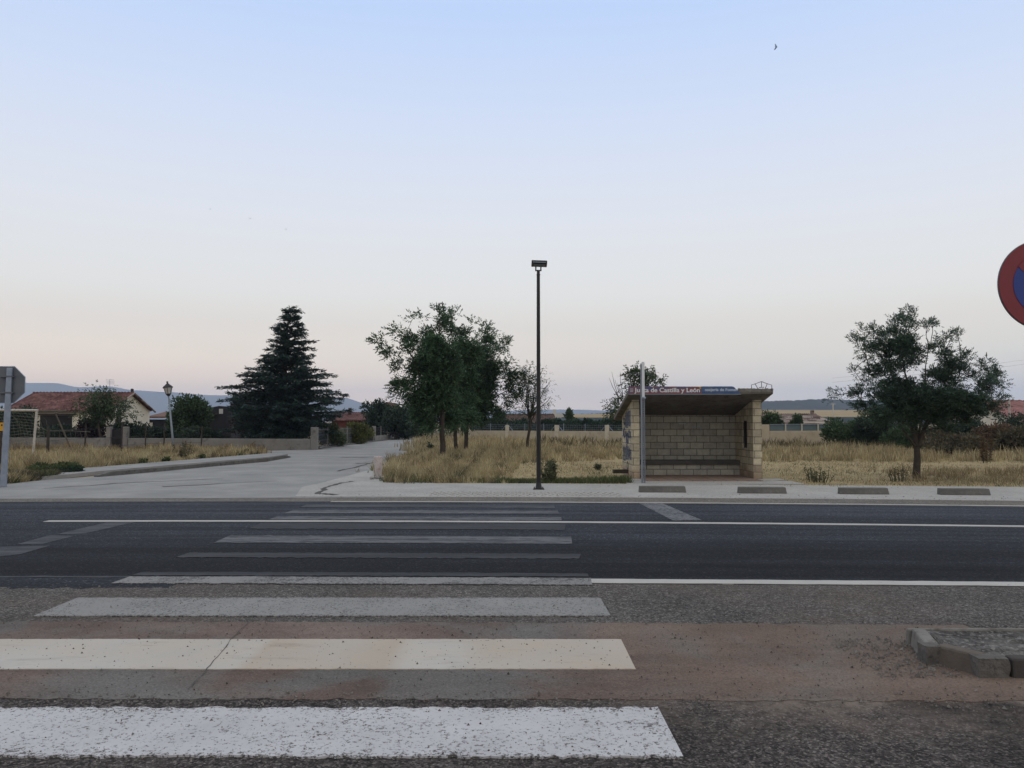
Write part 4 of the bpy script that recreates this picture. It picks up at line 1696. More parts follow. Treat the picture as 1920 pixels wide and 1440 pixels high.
def roof_sheet(name, e0, e1, r0, r1, cols, mat, parent, amp=.035, th=.08):
    """tiled roof slope with real corrugation: eave e0-e1, ridge r0-r1"""
    e0, e1, r0, r1 = map(Vector, (e0, e1, r0, r1))
    nrm = (e1 - e0).cross(r0 - e0).normalized()
    if nrm.z < 0:
        nrm = -nrm
    nx, ny = cols * 4, 6
    vs, fs = [], []
    for i in range(nx + 1):
        t = i / nx
        w = amp * math.sin(t * cols * 2 * math.pi)
        for j in range(ny + 1):
            s = j / ny
            p = e0.lerp(e1, t).lerp(r0.lerp(r1, t), s) + nrm * (w + .012 * random.uniform(-1, 1))
            vs.append(tuple(p))
    for i in range(nx):
        for j in range(ny):
            a = i * (ny + 1) + j
            fs.append((a, a + ny + 1, a + ny + 2, a + 1))
    me = bpy.data.meshes.new(name)
    me.from_pydata(vs, [], fs)
    o = link(name, me, mat, parent)
    md = o.modifiers.new('Solid', 'SOLIDIFY')
    md.thickness = th
    md.offset = -1
    return o


def gable_house(name, label, x0, x1, y0, y1, ze, zr, wall, roofm, over=.25, cols=26, ridge='x'):
    root = thing(name, ((x0 + x1) / 2, y0, 0), label, 'house')
    bb = MB()
    if ridge == 'x':
        ym = (y0 + y1) / 2
        bb.prism([(x0, y0, -.05), (x0, y1, -.05), (x0, y1, ze), (x0, ym, zr), (x0, y0, ze)], (x1 - x0, 0, 0))
        bb.build('wall', wall, root)
        sl = (zr - ze) / (ym - y0)
        roof_sheet('roof', (x0 - over, y0 - over, ze - sl * over + .1), (x1 + over, y0 - over, ze - sl * over + .1), (x0 - over, ym, zr + .1), (x1 + over, ym, zr + .1), cols, roofm, root)
        roof_sheet('roof', (x0 - over, y1 + over, ze - sl * over + .1), (x1 + over, y1 + over, ze - sl * over + .1), (x0 - over, ym, zr + .1), (x1 + over, ym, zr + .1), cols, roofm, root)
    else:
        xm = (x0 + x1) / 2
        bb.prism([(x0, y0, -.05), (x1, y0, -.05), (x1, y0, ze), (xm, y0, zr), (x0, y0, ze)], (0, y1 - y0, 0))
        bb.build('wall', wall, root)
        sl = (zr - ze) / (xm - x0)
        for s, xe in ((-1, x0), (1, x1)):
            roof_sheet('roof', (xe + s * over, y0 - over, ze - sl * over + .1), (xe + s * over, y1 + over, ze - sl * over + .1), (xm, y0 - over, zr + .1), (xm, y1 + over, zr + .1), cols, roofm, root)
    return root


hx0, hx1, hy0, hy1 = -35.2, -28.25, 56, 62.4
hs = gable_house('house', 'low cream house with a red tiled roof behind the left wall', hx0, hx1, hy0, hy1, 2.40, 3.60, M['plaster'], M['roof_red'], over=.28, cols=30)
bb = MB()
bb.span((-33.0, hy0 - .012, 0), (-30.75, hy0 - .002, 2.02))  # flat dark panel on the solid wall, painting in the porch's shade
dr = bb.build('porch_shade_panel', M['opening'], hs)
bb = MB()
bb.span((-33.25, hy0 - .10, 2.03), (-30.5, hy0 - .004, 2.12))
bb.build('lintel', M['wood'], hs)
bb = MB()
bb.span((hx0 - .2, hy0 - .22, 2.20), (hx1 + .2, hy0 - .12, 2.30))
bb.build('gutter_board', M['wood_pale'], hs)
bb = MB()
bb.span((-29.9, hy0 - .012, .9), (-29.0, hy0 - .002, 1.75))
bb.build('window', M['opening'], hs)
bb = MB()
bb.span((hx1 + .002, hy0 + 1.0, .9), (hx1 + .014, hy0 + 1.9, 1.75))
bb.build('window', M['opening'], hs)
bb = MB()
bb.tube([(-28.6, 60.2, 3.2), (-28.6, 60.2, 4.05)], .11, 8)
bb.build('chimney', M['dark_metal'], hs)
bb = MB()
for y, s in ((hy0 - .3, 1), (hy1 + .3, -1)):
    bb.tube([(hx1 + .3, y, 2.33), (hx1 + .3, 59.2, 3.68)], .07, 6)
bb.build('verge_tiles', M['roof_old'], hs)
bb = MB()
bb.tube([(-30.2, 60, 3.5), (-30.2, 60, 4.75)], .015, 5)
for k in range(4):
    bb.tube([(-30.5, 60 + .05 * k, 4.72 - .1 * k), (-29.9, 60 + .05 * k, 4.72 - .1 * k)], .01, 4)
bb.build('antenna', M['galv'], hs)

# sheds
sd_ = thing('shed', at(300, 800, 64), 'low shed with a rusty sheet roof between the cream house and a round tree', 'shed')
xa, xb = at(279, 800, 64).x, at(334, 800, 64).x
bb = MB()
bb.span((xa, 64, 0), (xb, 67, 1.75))
bb.build('wall', M['shed'], sd_)
bb = MB()
bb.prism([(xa - .1, 63.7, 1.86), (xa - .1, 67.3, 2.30), (xa - .1, 67.3, 2.42), (xa - .1, 63.7, 1.98)], (xb - xa + .2, 0, 0))
bb.build('roof', M['rust_roof'], sd_)
bb = MB()
bb.span((xa + .05, 63.98, .6), (xa + .3, 63.997, 1.5))
bb.build('door_post', M['plaster'], sd_)
sd2 = thing('shed', at(400, 800, 58), 'tall black boarded shed with a small pale window beside the cedar', 'shed')
xa, xb = at(376, 800, 58).x, at(433, 800, 58).x
bb = MB()
bb.prism([(xa, 58, 0), (xb, 58, 0), (xb, 58, 2.62), ((xa + xb) / 2 + .2, 58, 2.72), (xa, 58, 2.45)], (0, 3, 0))
bb.build('wall', M['shed'], sd2)
xw = at(414, 800, 58).x
bb = MB()
bb.span((xw - .14, 57.985, 2.15), (xw + .14, 57.997, 2.5))
bb.build('window', M['glass'], sd2)
bb = MB()
bb.prism([(xa - 1.0, 57.6, 1.85), (xa + 1.2, 57.6, 2.1), (xa + 1.2, 57.6, 2.18), (xa - 1.0, 57.6, 1.93)], (0, .4, 0))
bb.build('roof', M['dark_metal'], sd2)
ht = thing('house', at(455, 800, 75), 'pale cottage half hidden behind the cedar', 'house')
xa, xb = at(432, 800, 75).x, at(475, 800, 75).x
bb = MB()
bb.span((xa, 75, 0), (xb, 80, 1.9))
bb.build('wall', M['plaster'], ht)
bb = MB()
bb.prism([(xa - .3, 74.7, 1.9), (xb + .3, 74.7, 1.9), (xb, 76.5, 2.9), (xa, 76.5, 2.9)], (0, 3, 0))
bb.build('roof', M['roof_old'], ht)
# houses further down the street
h3 = gable_house('house', 'red roofed house glimpsed between the cedar and the yellow bush', at(622, 790, 78).x, at(680, 790, 78).x, 78, 85, 1.7, 2.35, M['red_and_shade_wall'], M['roof_red'], .4, 20)  # dark wall colour stands in for the shade beneath this roof
bb = MB()
bb.span((at(651, 780, 80).x, 80.5, 2.2), (at(656, 780, 80).x, 80.9, 2.95))
bb.build('chimney', M['roof_brown'], h3)
gable_house('house', 'brown roof rising behind the dark trees along the street', at(700, 790, 95).x, at(752, 790, 95).x, 95, 103, 2.2, 3.75, M['plaster'], M['roof_brown'], .4, 20, ridge='y')
gable_house('house', 'low house with a dark red roof behind the thin sapling', at(944, 790, 84).x, at(1034, 790, 84).x, 84, 92, 1.25, 2.25, M['red_and_shade_wall'], M['roof_brown'], .5, 24)

# ------------------------------------------------------------------ fence along the street's left side
SA, SB = Vector((-11.55, 46.2, 0)), Vector((-10.35, 84, 0))


def along(y, off=0.0):
    t = (y - SA.y) / (SB.y - SA.y)
    p = SA.lerp(SB, t)
    return Vector((p.x + off, y, 0))


def mesh_fence(name, label, a, c, z0, z1, n, mat, postm, zbase=0.0, r=.012, pr=.03, cat='fence'):
    root = thing(name, ((a.x + c.x) / 2, (a.y + c.y) / 2, 0), label, cat)
    bb = MB()
    for k in range(4):
        z = z0 + (z1 - z0) * (k + .3) / 3.6
        bb.tube([(a.x, a.y, z), (c.x, c.y, z)], r * .6, 4)
    L = (c - a).length
    for k in range(int(L / .22)):
        p = a.lerp(c, k * .22 / L)
        bb.tube([(p.x, p.y, z0), (p.x, p.y, z1)], r * .5, 4)
    bb.build('wire_mesh', mat, root)
    for i in range(n + 1):
        p = a.lerp(c, i / n)
        pb2 = MB()
        pb2.tube([(p.x, p.y, zbase - .05), (p.x, p.y, z1 + .06)], pr, 7)
        pb2.build('post', postm, root)
    return root


mesh_fence('wire_fence', 'weedy wire fence beside the street, right of the corner pillar', along(47.2), along(60), .05, 1.2, 5, M['galv_dark'], M['wall_old'])
a_ = along(61.2)
bb = MB()
for i in range(8):
    p = along(60.3 + i * .42)
    bb.span((p.x - .03, p.y - .03, .05), (p.x + .03, p.y + .03, 1.15))
bb.span((along(60.3).x - .01, 60.2, .08), (along(60.3).x + .03, 63.4, 1.05))
tag(bb.build('iron_gate', M['iron']), 'dark iron gate beside the pale pillar along the street', 'gate')
for (y, hh, lab) in ((63.8, 1.22, 'pale pillar right of the dark street gate'), (74, 1.1, 'short pillar further along the street fence')):
    p = along(y)
    bb = MB()
    bb.span((p.x - .13, y - .15, -.05), (p.x + .13, y + .15, hh))
    o = bb.build('gate_pillar', M['wall_old'], bevel=.02)
    tag(o, lab, 'pillar', 'pillars of the street fence')
wall_run('low_wall', 'low stained wall under the railing along the street', along(64), along(82), .42, .42, .2, M['wall_old'])
mesh_fence('railing', 'wire railing standing on the low wall along the street', along(64.3, -.1), along(81.5, -.1), .44, 1.15, 6, M['iron'], M['wall_old'], .42)

# ------------------------------------------------------------------ cream wall across the back of the field


def bw(px):
    """point on the back wall line seen at photo column px"""
    # line from (-9.8, 83) to (8, 58)
    a, c = Vector((-9.8, 83, 0)), Vector((8.5, 58, 0))
    k = (px - 960) / F
    t = (k * a.y - a.x) / ((c.x - a.x) - k * (c.y - a.y))
    return a.lerp(c, t)


def hz(px, y):
    p = bw(px)
    return at(px, y, p.y).z


wall_run('field_wall', 'long low cream wall across the back of the dry field', bw(768), bw(1190), hz(768, 807), hz(1190, 808.5), .2, M['wall_cream'])
pil = [(785, 2, 'thin'), (795, 2, 'thin'), (817, 3, 'thin'), (824, 6, 'wide'), (843, 2, 'thin'), (860, 6, 'wide'), (951, 7, 'wide'), (1044, 8, 'wide'), (1138, 7.5, 'wide'), (881, 4, 'wide')]
labs = {824: 'cream wall pillar left of the first tree trunk', 860: 'cream wall pillar beside the middle tree trunk', 951: 'cream wall pillar right of the dark trees, left of the sapling',
        1044: 'cream wall pillar right of the black lamp', 1138: 'cream wall pillar left of the shelter', 881: 'cream wall pillar right of the third tree trunk'}
for px, wpx, kd in pil:
    p = bw(px)
    wd = wpx * p.y / F
    bb = MB()
    bb.span((p.x - wd / 2, p.y - .16, -.05), (p.x + wd / 2, p.y + .22, hz(px, 797)))
    o = bb.build('wall_pillar' if kd == 'wide' else 'fence_post', M['pillar'], bevel=.015)
    tag(o, labs.get(px, {785: 'first pale thin post on the far end of the cream wall', 795: 'second pale thin post on the far end of the cream wall', 817: 'pale thin post close left of a wide cream pillar',
                         843: 'pale thin post between the first two dark trunks'}.get(px)), 'pillar' if kd == 'wide' else 'fence post', 'pillars on the cream field wall' if kd == 'wide' else 'thin posts on the cream field wall')
mesh_fence('wire_fence', 'thin wire fence on top of the cream field wall', bw(862) + Vector((0, .1, 0)), bw(1186) + Vector((0, .1, 0)), .75, 1.35, 9, M['galv_dark'], M['galv'], .7, .01, .022)
for px in (951, 1044, 1138):
    p = bw(px)
    for s in (-1, 1):
        bb = MB()
        q = bw(px + s * 11)
        bb.tube([(bw(px + s * 4).x, p.y + .05, hz(px, 799)), (q.x, q.y + .05, hz(px, 808))], .02, 5)
        o = bb.build('brace_rod', M['galv'])
        tag(o, 'thin slanting rod bracing a cream pillar on the field wall', 'rod', 'rods bracing the cream pillars')
# dark stakes in the grass by the street's end
for (px, d, y0, lab) in ((783, 62, 794, 'dark stake at the street end left of another stake'), (810, 60, 803, 'dark stake in the grass at the end of the street')):
    p = at(px, y0, d)
    bb = MB()
    bb.tube([(p.x, d, -.02), (p.x, d, p.z)], .05, 7)
    tag(bb.build('stake', M['dark_metal']), lab, 'stake')

# right hand boundary: cream wall, blue-green screen with white posts, houses
RD = 50.0


def rx(px, d=RD):
    return at(px, 800, d).x


wall_run('field_wall', 'cream wall end standing right of the shelter', (rx(1410), RD, 0), (rx(1443), RD, 0), at(1430, 796, RD).z, at(1443, 796, RD).z, .2, M['wall_cream'])
wall_run('field_wall', 'low cream wall under the blue-green fence', (rx(1443.2), RD, 0), (rx(1720), RD, 0), at(1500, 808, RD).z, at(1600, 807, RD).z, .2, M['wall_cream'])
fz0, fz1 = at(1500, 807.5, RD).z, at(1500, 795.5, RD).z
fr = thing('screen_fence', (rx(1520), RD, 0), 'blue-green screened fence with white posts right of the shelter', 'fence')
bb = MB()
bb.span((rx(1444.5), RD + .1, fz0), (rx(1720), RD + .12, fz1 - .02))
bb.build('screen', M['screen'], fr)
for px in (1473.5, 1504, 1534.5, 1565, 1596, 1627, 1658, 1689, 1719):
    bb = MB()
    bb.span((rx(px) - .035, RD + .03, fz0 - .05), (rx(px) + .035, RD + .095, fz1 + .02))
    bb.build('post', M['pillar'], fr)
bb = MB()
bb.span((rx(1444.5), RD + .04, fz1 - .02), (rx(1720), RD + .09, fz1 + .012))
bb.build('rail', M['galv'], fr)
h4 = gable_house('house', 'low dark red house with mottled tiles beyond the blue-green fence', rx(1452, 62), rx(1560, 62), 62, 70, 1.35, 2.05, M['red_and_shade_wall'], M['roof_old'], .35, 30)
bb = MB()
bb.span((rx(1505, 61.5), 61.2, 1.5), (rx(1543, 61.5), 61.6, 1.58))
bb.build('canopy', M['plaster'], h4)
bb = MB()
bb.span((rx(1522, 66), 66, 1.9), (rx(1527, 66), 66.3, 2.5))
bb.build('chimney', M['roof_old'], h4)
h5 = gable_house('house', 'pale gabled house with a dull pink roof at the right edge', 35.2, 49, 56.5, 66, 1.9, 3.05, M['plaster'], M['roof_far'], .3, 30)
bb = MB()
bb.prism([(36.0, 55.0, 0), (44.5, 55.0, 0), (44.5, 55.0, 4.1), (36.0, 55.0, 1.95)], (0, 1.2, 0))
bb.build('gable_wall', M['plaster'], h5)
bb = MB()
bb.prism([(35.7, 54.8, 1.95), (44.5, 54.8, 4.2), (44.5, 54.8, 4.32), (35.7, 54.8, 2.07)], (0, 1.5, 0))
bb.build('verge', M['roof_brown'], h5)
h6 = gable_house('house', 'small dark red roof below the pale gabled house', 33.0, 44, 50.5, 54, 1.05, 1.72, M['plaster'], M['rust_roof'], .3, 30)
# slim white pole by that house and wires crossing the right edge
pp = at(1893, 770, 54)
up = thing('utility_pole', (pp.x, 54, 0), 'slim white pole in front of the pale gabled house', 'pole')
bb = MB()
bb.tube([(pp.x, 54, 0), (pp.x, 54, at(1893, 748, 54).z)], .06, 8)
bb.build('pole', M['white'], up)
for k, (ya, yb) in enumerate(((683, 676), (691, 684))):
    bb = MB()
    a, c = at(1862, ya, 120), at(2050, yb - 20, 120)
    e = at(700, ya + 90, 160)
    bb.tube([at(1560, ya + 26, 128), at(1700, ya + 13, 124), a, c, at(2500, yb - 60, 118)], .009, 4)
    tag(bb.build('power_line', M['iron']), ['upper faint power line crossing the sky at the right', 'lower faint power line crossing the sky at the right'][k], 'power line')
mp_ = at(1562, 768, 520)
bb = MB()
bb.tube([(mp_.x, 520, 0), (mp_.x, 520, at(1562, 757, 520).z)], .35, 6)
bb.tube([(mp_.x - 1.6, 520, at(1562, 757.5, 520).z), (mp_.x + 1.6, 520, at(1562, 757.5, 520).z)], .22, 5)
tag(bb.build('utility_pole', M['pillar']), 'tiny pale pole far off on the stubble field before the hill', 'pole')

# ------------------------------------------------------------------ concrete bollard with rubble
bo = gnd(710, 898)
bl = thing('bollard', bo, 'leaning broken white concrete bollard at the street corner', 'bollard')
b = MB()
tilt = Vector((-.01, 0, 1)).normalized()
b.tube([bo + Vector((.0, 0, .06)), bo + Vector((-.01, 0, .25)), bo + Vector((-.02, 0, .60)), bo + Vector((-.02, 0, .625))], [.085, .105, .122, .11], 14)
b.build('post', M['bollard'], bl, smooth=False)
b = MB()
for (dx, dy, ex) in ((-.10, .0, -.16), (-.04, -.05, -.06), (.07, .02, .09)):
    b.tube([bo + Vector((dx * .7, dy, .16)), bo + Vector((ex, dy, .0))], .011, 5)
b.build('reinforcing_bar', M['dark_metal'], bl)
rl = random.Random(3)
for i in range(11):
    s = rl.uniform(.03, .085)
    me = rough_lump((0, 0, 0), (s * 1.6, s * 1.1, s * .7), 20 + i, 1)
    o = link('rubble_piece', me, M['rubble'])
    o.location = (bo.x + rl.uniform(-.2, .42), bo.y + rl.uniform(-.28, .05), .008 + s * .3)
    o.rotation_euler = (rl.uniform(-.4, .4), rl.uniform(-.4, .4), rl.uniform(0, 3))
    tag(o, 'broken bit of concrete lying at the foot of the white bollard', 'rubble', 'rubble around the bollard')

# ------------------------------------------------------------------ birds


def bird(px, py, d, s, ang, lab):
    p = at(px, py, d)
    bb = MB()
    m = Matrix.Rotation(ang, 3, 'Y')

    def q(x, y, z):
        return p + m @ Vector((x * s, y * s, z * s))
    bb.tube([q(-.5, 0, 0), q(-.3, 0, 0), q(0, 0, 0), q(.25, 0, .02), q(.4, 0, .02)], [.01 * s, .08 * s, .1 * s, .07 * s, .015 * s], 6)
    o = bb.build('bird', M['feather'])
    tag(o, lab, 'bird', 'birds in the sky')
    for sgn in (-1, 1):
        wb = MB()
        wb.prism([q(.15, 0, 0), q(-.1, 0, 0), q(-.45, .1, sgn * .75), q(-.3, .1, sgn * .8), q(0, .05, sgn * .45)], m @ Vector((0, .02 * s, 0)))
        wb.build('wing', M['feather'], o)
    return o


bird(1455.5, 88, 60, .30, R(8), 'dark swallow high in the sky at the upper right')
bird(469, 410, 90, .13, R(80), 'tiny bird speck in the middle of three in the left sky')
bird(536.5, 430, 90, .13, R(20), 'tiny bird speck rightmost of three in the left sky')
bird(394, 392, 110, .14, R(90), 'tiny bird speck leftmost of three in the left sky')

# ------------------------------------------------------------------ trees


def tipset(lst, d, spread):
    return [at(x, y, d + random.uniform(-spread, spread)) for x, y in lst]


MT = (M['bark'], M['leaf_dark'])


def mass_tree(name, label, base, fork, r0, masses, d, mats, group, unit_px, clus, per, leaf, pairs, lw, dens=2.2, droop=.25, twig=True, mains=(), zs=1.0):
    """trunk, one limb to every leaf mass, leaf sprays filling the masses (cx, cy, rx, ry in photo pixels at distance d)"""
    base, fork = Vector(base), Vector(fork)
    root = thing(name, base, label, 'tree', group)
    tb = MB()
    tp = curve_pts(base, fork, 6, 0, 0.025)
    tb.tube([base - Vector((0, 0, .05))] + tp, [r0 * 1.4] + [r0 * (1.12 - 0.3 * i / 6) for i in range(7)], 10)
    mpx = d / F
    centres, leaders = [], []
    cmid = Vector((0, 0, 0))
    order = sorted(masses, key=lambda q: (at(q[0], q[1], d) - fork).length)
    nodes = [fork, tp[-2]]
    for mx_, my_, rm in mains:
        m = at(mx_, my_, d + random.uniform(-.3, .3))
        pts = curve_pts(fork - Vector((0, 0, .06)), m, 6, .03, .04)
        tb.tube(pts, [r0 * rm * (1 - .75 * k / 6) for k in range(7)], 8)
        nodes += pts[1:]
    for (cx, cy, rx, ry) in order:
        dep = min(1.25, .62 * (rx + ry) * .5 * mpx + .12)
        dd = d + random.uniform(-1, 1) * max(0.15, 1.25 - abs(cx - 0) * 0 - dep * .5) * .75
        c = at(cx, cy, dd)
        # limb grows from the nearest earlier node that lies lower and nearer to the trunk
        cand = [q for q in nodes if q.z < c.z + .15] or nodes
        st = min(cand, key=lambda q: (q - c).length + .25 * (q - fork).length)
        pts = curve_pts(st, c, 5, .04, .05)
        L = (c - fork).length
        rr = max(.012, r0 * .36 * (1 - .28 * L))
        tb.tube(pts, [rr * (1 - .55 * k / 5) for k in range(6)], 6)
        nodes += [pts[3], c]
        small = min(1.0, max(.5, (rx * ry) ** .5 / (unit_px * 1.9)))
        n = max(1, int(round(dens * small * rx * ry / (unit_px * unit_px))))
        for _ in range(n):
            while True:
                q = Vector([random.uniform(-1, 1) for _ in range(3)])
                if q.length < 1:
                    break
            p = c + Vector((q.x * rx * mpx, q.y * dep, q.z * ry * mpx * zs))
            centres.append(p)
            if twig and random.random() < .5:
                tb.tube(curve_pts(c.lerp(st, .2), p, 3, .05, .06), [.012, .009, .006, .003], 4)
    tb.build('trunk', mats[0], root, smooth=True)
    C = np.array([tuple(c) for c in centres])
    sz = np.array([random.uniform(.7, 1.2) for _ in centres])
    idx = np.repeat(np.arange(len(C)), per)
    off = RNG.normal(size=(len(idx), 3)) * (clus * sz[idx])[:, None] * np.array([.55, .55, .52])
    P = C[idx] + off
    # each spray has its own heading, away from the trunk
    ax = np.array([fork.x, fork.y, fork.z])
    head = unit(C - ax + np.array([0, 0, .3]))
    D = unit(unit(off) * .55 + head[idx] * .75 + RNG.normal(size=P.shape) * .35 + np.array([0, 0, .12 - droop]))
    V = compound(P, D, leaf * RNG.uniform(.6, 1.2, len(P)), pairs, lw)
    fast_mesh('crown', V, 4, mats[1], root)
    return root


def crop(lst, x0, y0, sc, shrink=.80):
    return [(x0 + a / sc, y0 + b / sc, max(2.5, c / sc * shrink), max(2.5, e / sc * shrink)) for a, b, c, e in lst]


GA = [(650, 105, 50, 45), (680, 180, 90, 50), (480, 132, 55, 18), (420, 145, 25, 12), (315, 262, 55, 30), (270, 245, 25, 15), (105, 340, 55, 25), (165, 385, 50, 35), (225, 450, 65, 45), (285, 560, 45, 55),
      (400, 330, 90, 55), (560, 300, 90, 70), (620, 420, 190, 110), (500, 560, 120, 90), (640, 620, 200, 120), (380, 720, 130, 60), (262, 708, 30, 18), (285, 800, 40, 28), (450, 820, 110, 60),
      (640, 840, 190, 100), (560, 970, 150, 60), (700, 990, 150, 50), (420, 400, 70, 50), (640, 560, 210, 190), (600, 800, 200, 150), (540, 1030, 130, 35)]
GB = [(760, 120, 50, 25), (800, 105, 25, 15), (740, 240, 70, 50), (850, 280, 75, 55), (930, 190, 40, 22), (880, 420, 160, 100), (760, 620, 190, 130), (800, 830, 190, 110), (850, 970, 160, 60), (800, 640, 180, 200), (800, 1030, 150, 35)]
GC = [(1055, 235, 30, 30), (1060, 280, 60, 40), (1020, 350, 100, 60), (1180, 340, 60, 35), (1230, 360, 30, 18), (1120, 420, 70, 45), (980, 480, 140, 90), (1060, 590, 130, 80), (1180, 535, 60, 30), (1235, 525, 25, 15),
      (1240, 660, 90, 60), (1330, 630, 50, 35), (1390, 655, 45, 35), (1250, 760, 90, 60), (1210, 860, 55, 50), (1000, 760, 170, 110), (1020, 890, 130, 70), (930, 980, 130, 50), (1120, 950, 60, 45), (1000, 640, 170, 190), (960, 870, 170, 110)]
base = gnd(829, 861)
mass_tree('acacia_tree', 'dense dark tree with a long left limb, nearest of three by the street', (base.x, base.y, 0), at(830, 772, base.y), .118, crop(GA, 680, 565, 4.5), base.y, MT,
          'three dark trees by the street', 9.5, .19, 13, .30, 3, (.13, .052), 7.6, mains=((760, 650, .7), (825, 600, .8), (865, 680, .6), (770, 730, .6)))
base = gnd(855, 851)
mass_tree('acacia_tree', 'dense dark tree, middle trunk of three by the street', (base.x, base.y, 0), at(856, 772, base.y), .092, crop(GB, 680, 565, 4.5), base.y, MT,
          'three dark trees by the street', 9, .20, 13, .31, 3, (.135, .056), 7.0, mains=((845, 620, .75), (880, 640, .6)))
base = gnd(872, 847.5)
mass_tree('acacia_tree', 'dense dark tree spreading to the right, third trunk of three by the street', (base.x, base.y, 0), at(880, 772, base.y), .105, crop(GC, 680, 565, 4.5), base.y, MT,
          'three dark trees by the street', 9, .20, 13, .31, 3, (.135, .056), 7.6, mains=((915, 625, .75), (940, 660, .6), (955, 730, .55)))

# right tree: finer, feathery foliage
GR = [(860, 60, 60, 20), (920, 60, 25, 12), (800, 130, 70, 45), (740, 110, 25, 15), (870, 180, 80, 45), (1050, 190, 60, 30), (1110, 145, 35, 20), (740, 230, 100, 50), (500, 250, 80, 35), (430, 235, 35, 18), (380, 320, 70, 30), (330, 325, 25, 15),
      (620, 300, 80, 55), (850, 330, 100, 75), (440, 430, 75, 50), (380, 440, 30, 18), (450, 510, 55, 32), (620, 470, 100, 45), (330, 620, 45, 20), (480, 610, 85, 45), (560, 660, 95, 55), (680, 620, 110, 65), (800, 560, 55, 90),
      (900, 520, 100, 55), (980, 460, 85, 35), (1100, 400, 85, 35), (1200, 330, 70, 32), (1310, 290, 60, 28), (1360, 275, 25, 14), (1230, 470, 110, 50), (1400, 500, 80, 35), (1470, 485, 40, 18), (1280, 600, 100, 75), (1380, 620, 85, 55),
      (1130, 700, 140, 75), (1250, 720, 120, 65), (1500, 680, 90, 50), (1620, 610, 55, 35), (1620, 560, 35, 14), (1700, 660, 80, 50), (1770, 660, 30, 18), (1680, 760, 100, 55), (1790, 785, 35, 16), (1620, 820, 110, 60), (1740, 920, 55, 40),
      (1790, 1000, 35, 30), (700, 760, 120, 75), (850, 800, 120, 65), (420, 780, 75, 38), (350, 850, 110, 42), (200, 860, 60, 22), (110, 880, 45, 18), (560, 870, 120, 55), (750, 930, 190, 75), (1000, 920, 210, 85), (1250, 900, 190, 75),
      (1500, 930, 170, 75), (1700, 1010, 90, 60), (450, 1000, 130, 50), (600, 1080, 160, 70), (850, 1080, 200, 85), (1100, 1080, 190, 85), (1350, 1080, 150, 75), (1550, 1040, 110, 55), (950, 1180, 110, 40), (1150, 1190, 130, 45), (900, 960, 330, 150), (1300, 940, 260, 130), (820, 420, 120, 150), (640, 420, 120, 80)]
base = gnd(1719, 897)
dR = base.y
mass_tree('honey_locust_tree', 'feathery dark tree with a forked trunk standing alone at the right', (base.x, dR, 0), at(1719, 838, dR), .095, crop(GR, 1540, 578, 5.333), dR,
          (M['bark_brown'], M['leaf_fern']), None, 9.5, .125, 17, .19, 4, (.078, .025), 6.8, droop=.02, zs=1.22, mains=((1702, 770, .78), (1690, 640, .5), (1748, 770, .72), (1800, 700, .45), (1655, 745, .4), (1740, 660, .42)))

# sapling
base = gnd(989, 849)
dS = base.y
tree('sapling', 'thin sparse sapling between the dark trees and the black lamp', 'tree', (base.x, dS, 0), at(994, 782, dS), .075,
     tipset([(978, 688), (995, 684), (1018, 690), (1028, 722), (1032, 745), (1020, 760), (972, 740), (962, 768), (985, 715), (1005, 705), (1010, 770), (1000, 730), (980, 700)], dS, .6),
     [(at(998, 725, dS), (.8, .8, .95), 16)], (M['bark_brown'], M['leaf_mid']), None, clus=.26, per=9, leaf=.2, pairs=2, lw=(.085, .034), step=.3)

# pruned tree behind the shelter
dW = 30.0
wb_ = at(1180, 800, dW)
tree('pruned_tree', 'gnarled lopped tree with sparse leaves behind the left end of the shelter', 'tree', (wb_.x, dW, 0), at(1178, 765, dW), .12,
     tipset([(1148, 775), (1145, 756), (1160, 742), (1182, 692), (1196, 700), (1215, 696), (1236, 710), (1200, 690), (1222, 704), (1190, 715), (1205, 720)], dW, .5),
     [(at(1205, 706, dW), (.45, .4, .26), 12), (at(1150, 768, dW), (.25, .3, .18), 7)], (M['bark'], M['leaf_mid']), None, clus=.19, per=8, leaf=.18, pairs=2, lw=(.10, .05), step=.3, limb_start=.7)
bb = MB()
for (xa, ya, xb, yb) in ((1158, 742, 1142, 708), (1160, 745, 1147, 697), (1164, 740, 1153, 712), (1167, 735, 1163, 697), (1166, 738, 1158, 718)):
    bb.tube([at(xa, ya + 14, dW), at(xa, ya, dW), at((xa + xb) / 2 - 1.5, (ya + yb) / 2, dW), at(xb, yb, dW)], [.02, .013, .009, .004], 4)
bare = bb.build('bare_shoots', M['bark'], bpy.data.objects['pruned_tree'])
# young tree by the cream house
dY = 47.5
wb_ = at(190, 800, dY)
tree('young_tree', 'loose young tree in front of the cream house gable', 'tree', (wb_.x, dY, 0), at(186, 790, dY), .07,
     tipset([(172, 727), (190, 735), (203, 733), (150, 752), (160, 765), (145, 775), (215, 750), (235, 762), (250, 775), (243, 752), (200, 745), (180, 750), (170, 770), (220, 775)], dY, .8),
     [(at(188, 758, dY), (1.0, 1.0, .55), 26)], (M['bark'], M['leaf_mid']), None, clus=.3, per=15, leaf=.24, pairs=2, lw=(.12, .06), step=.4)


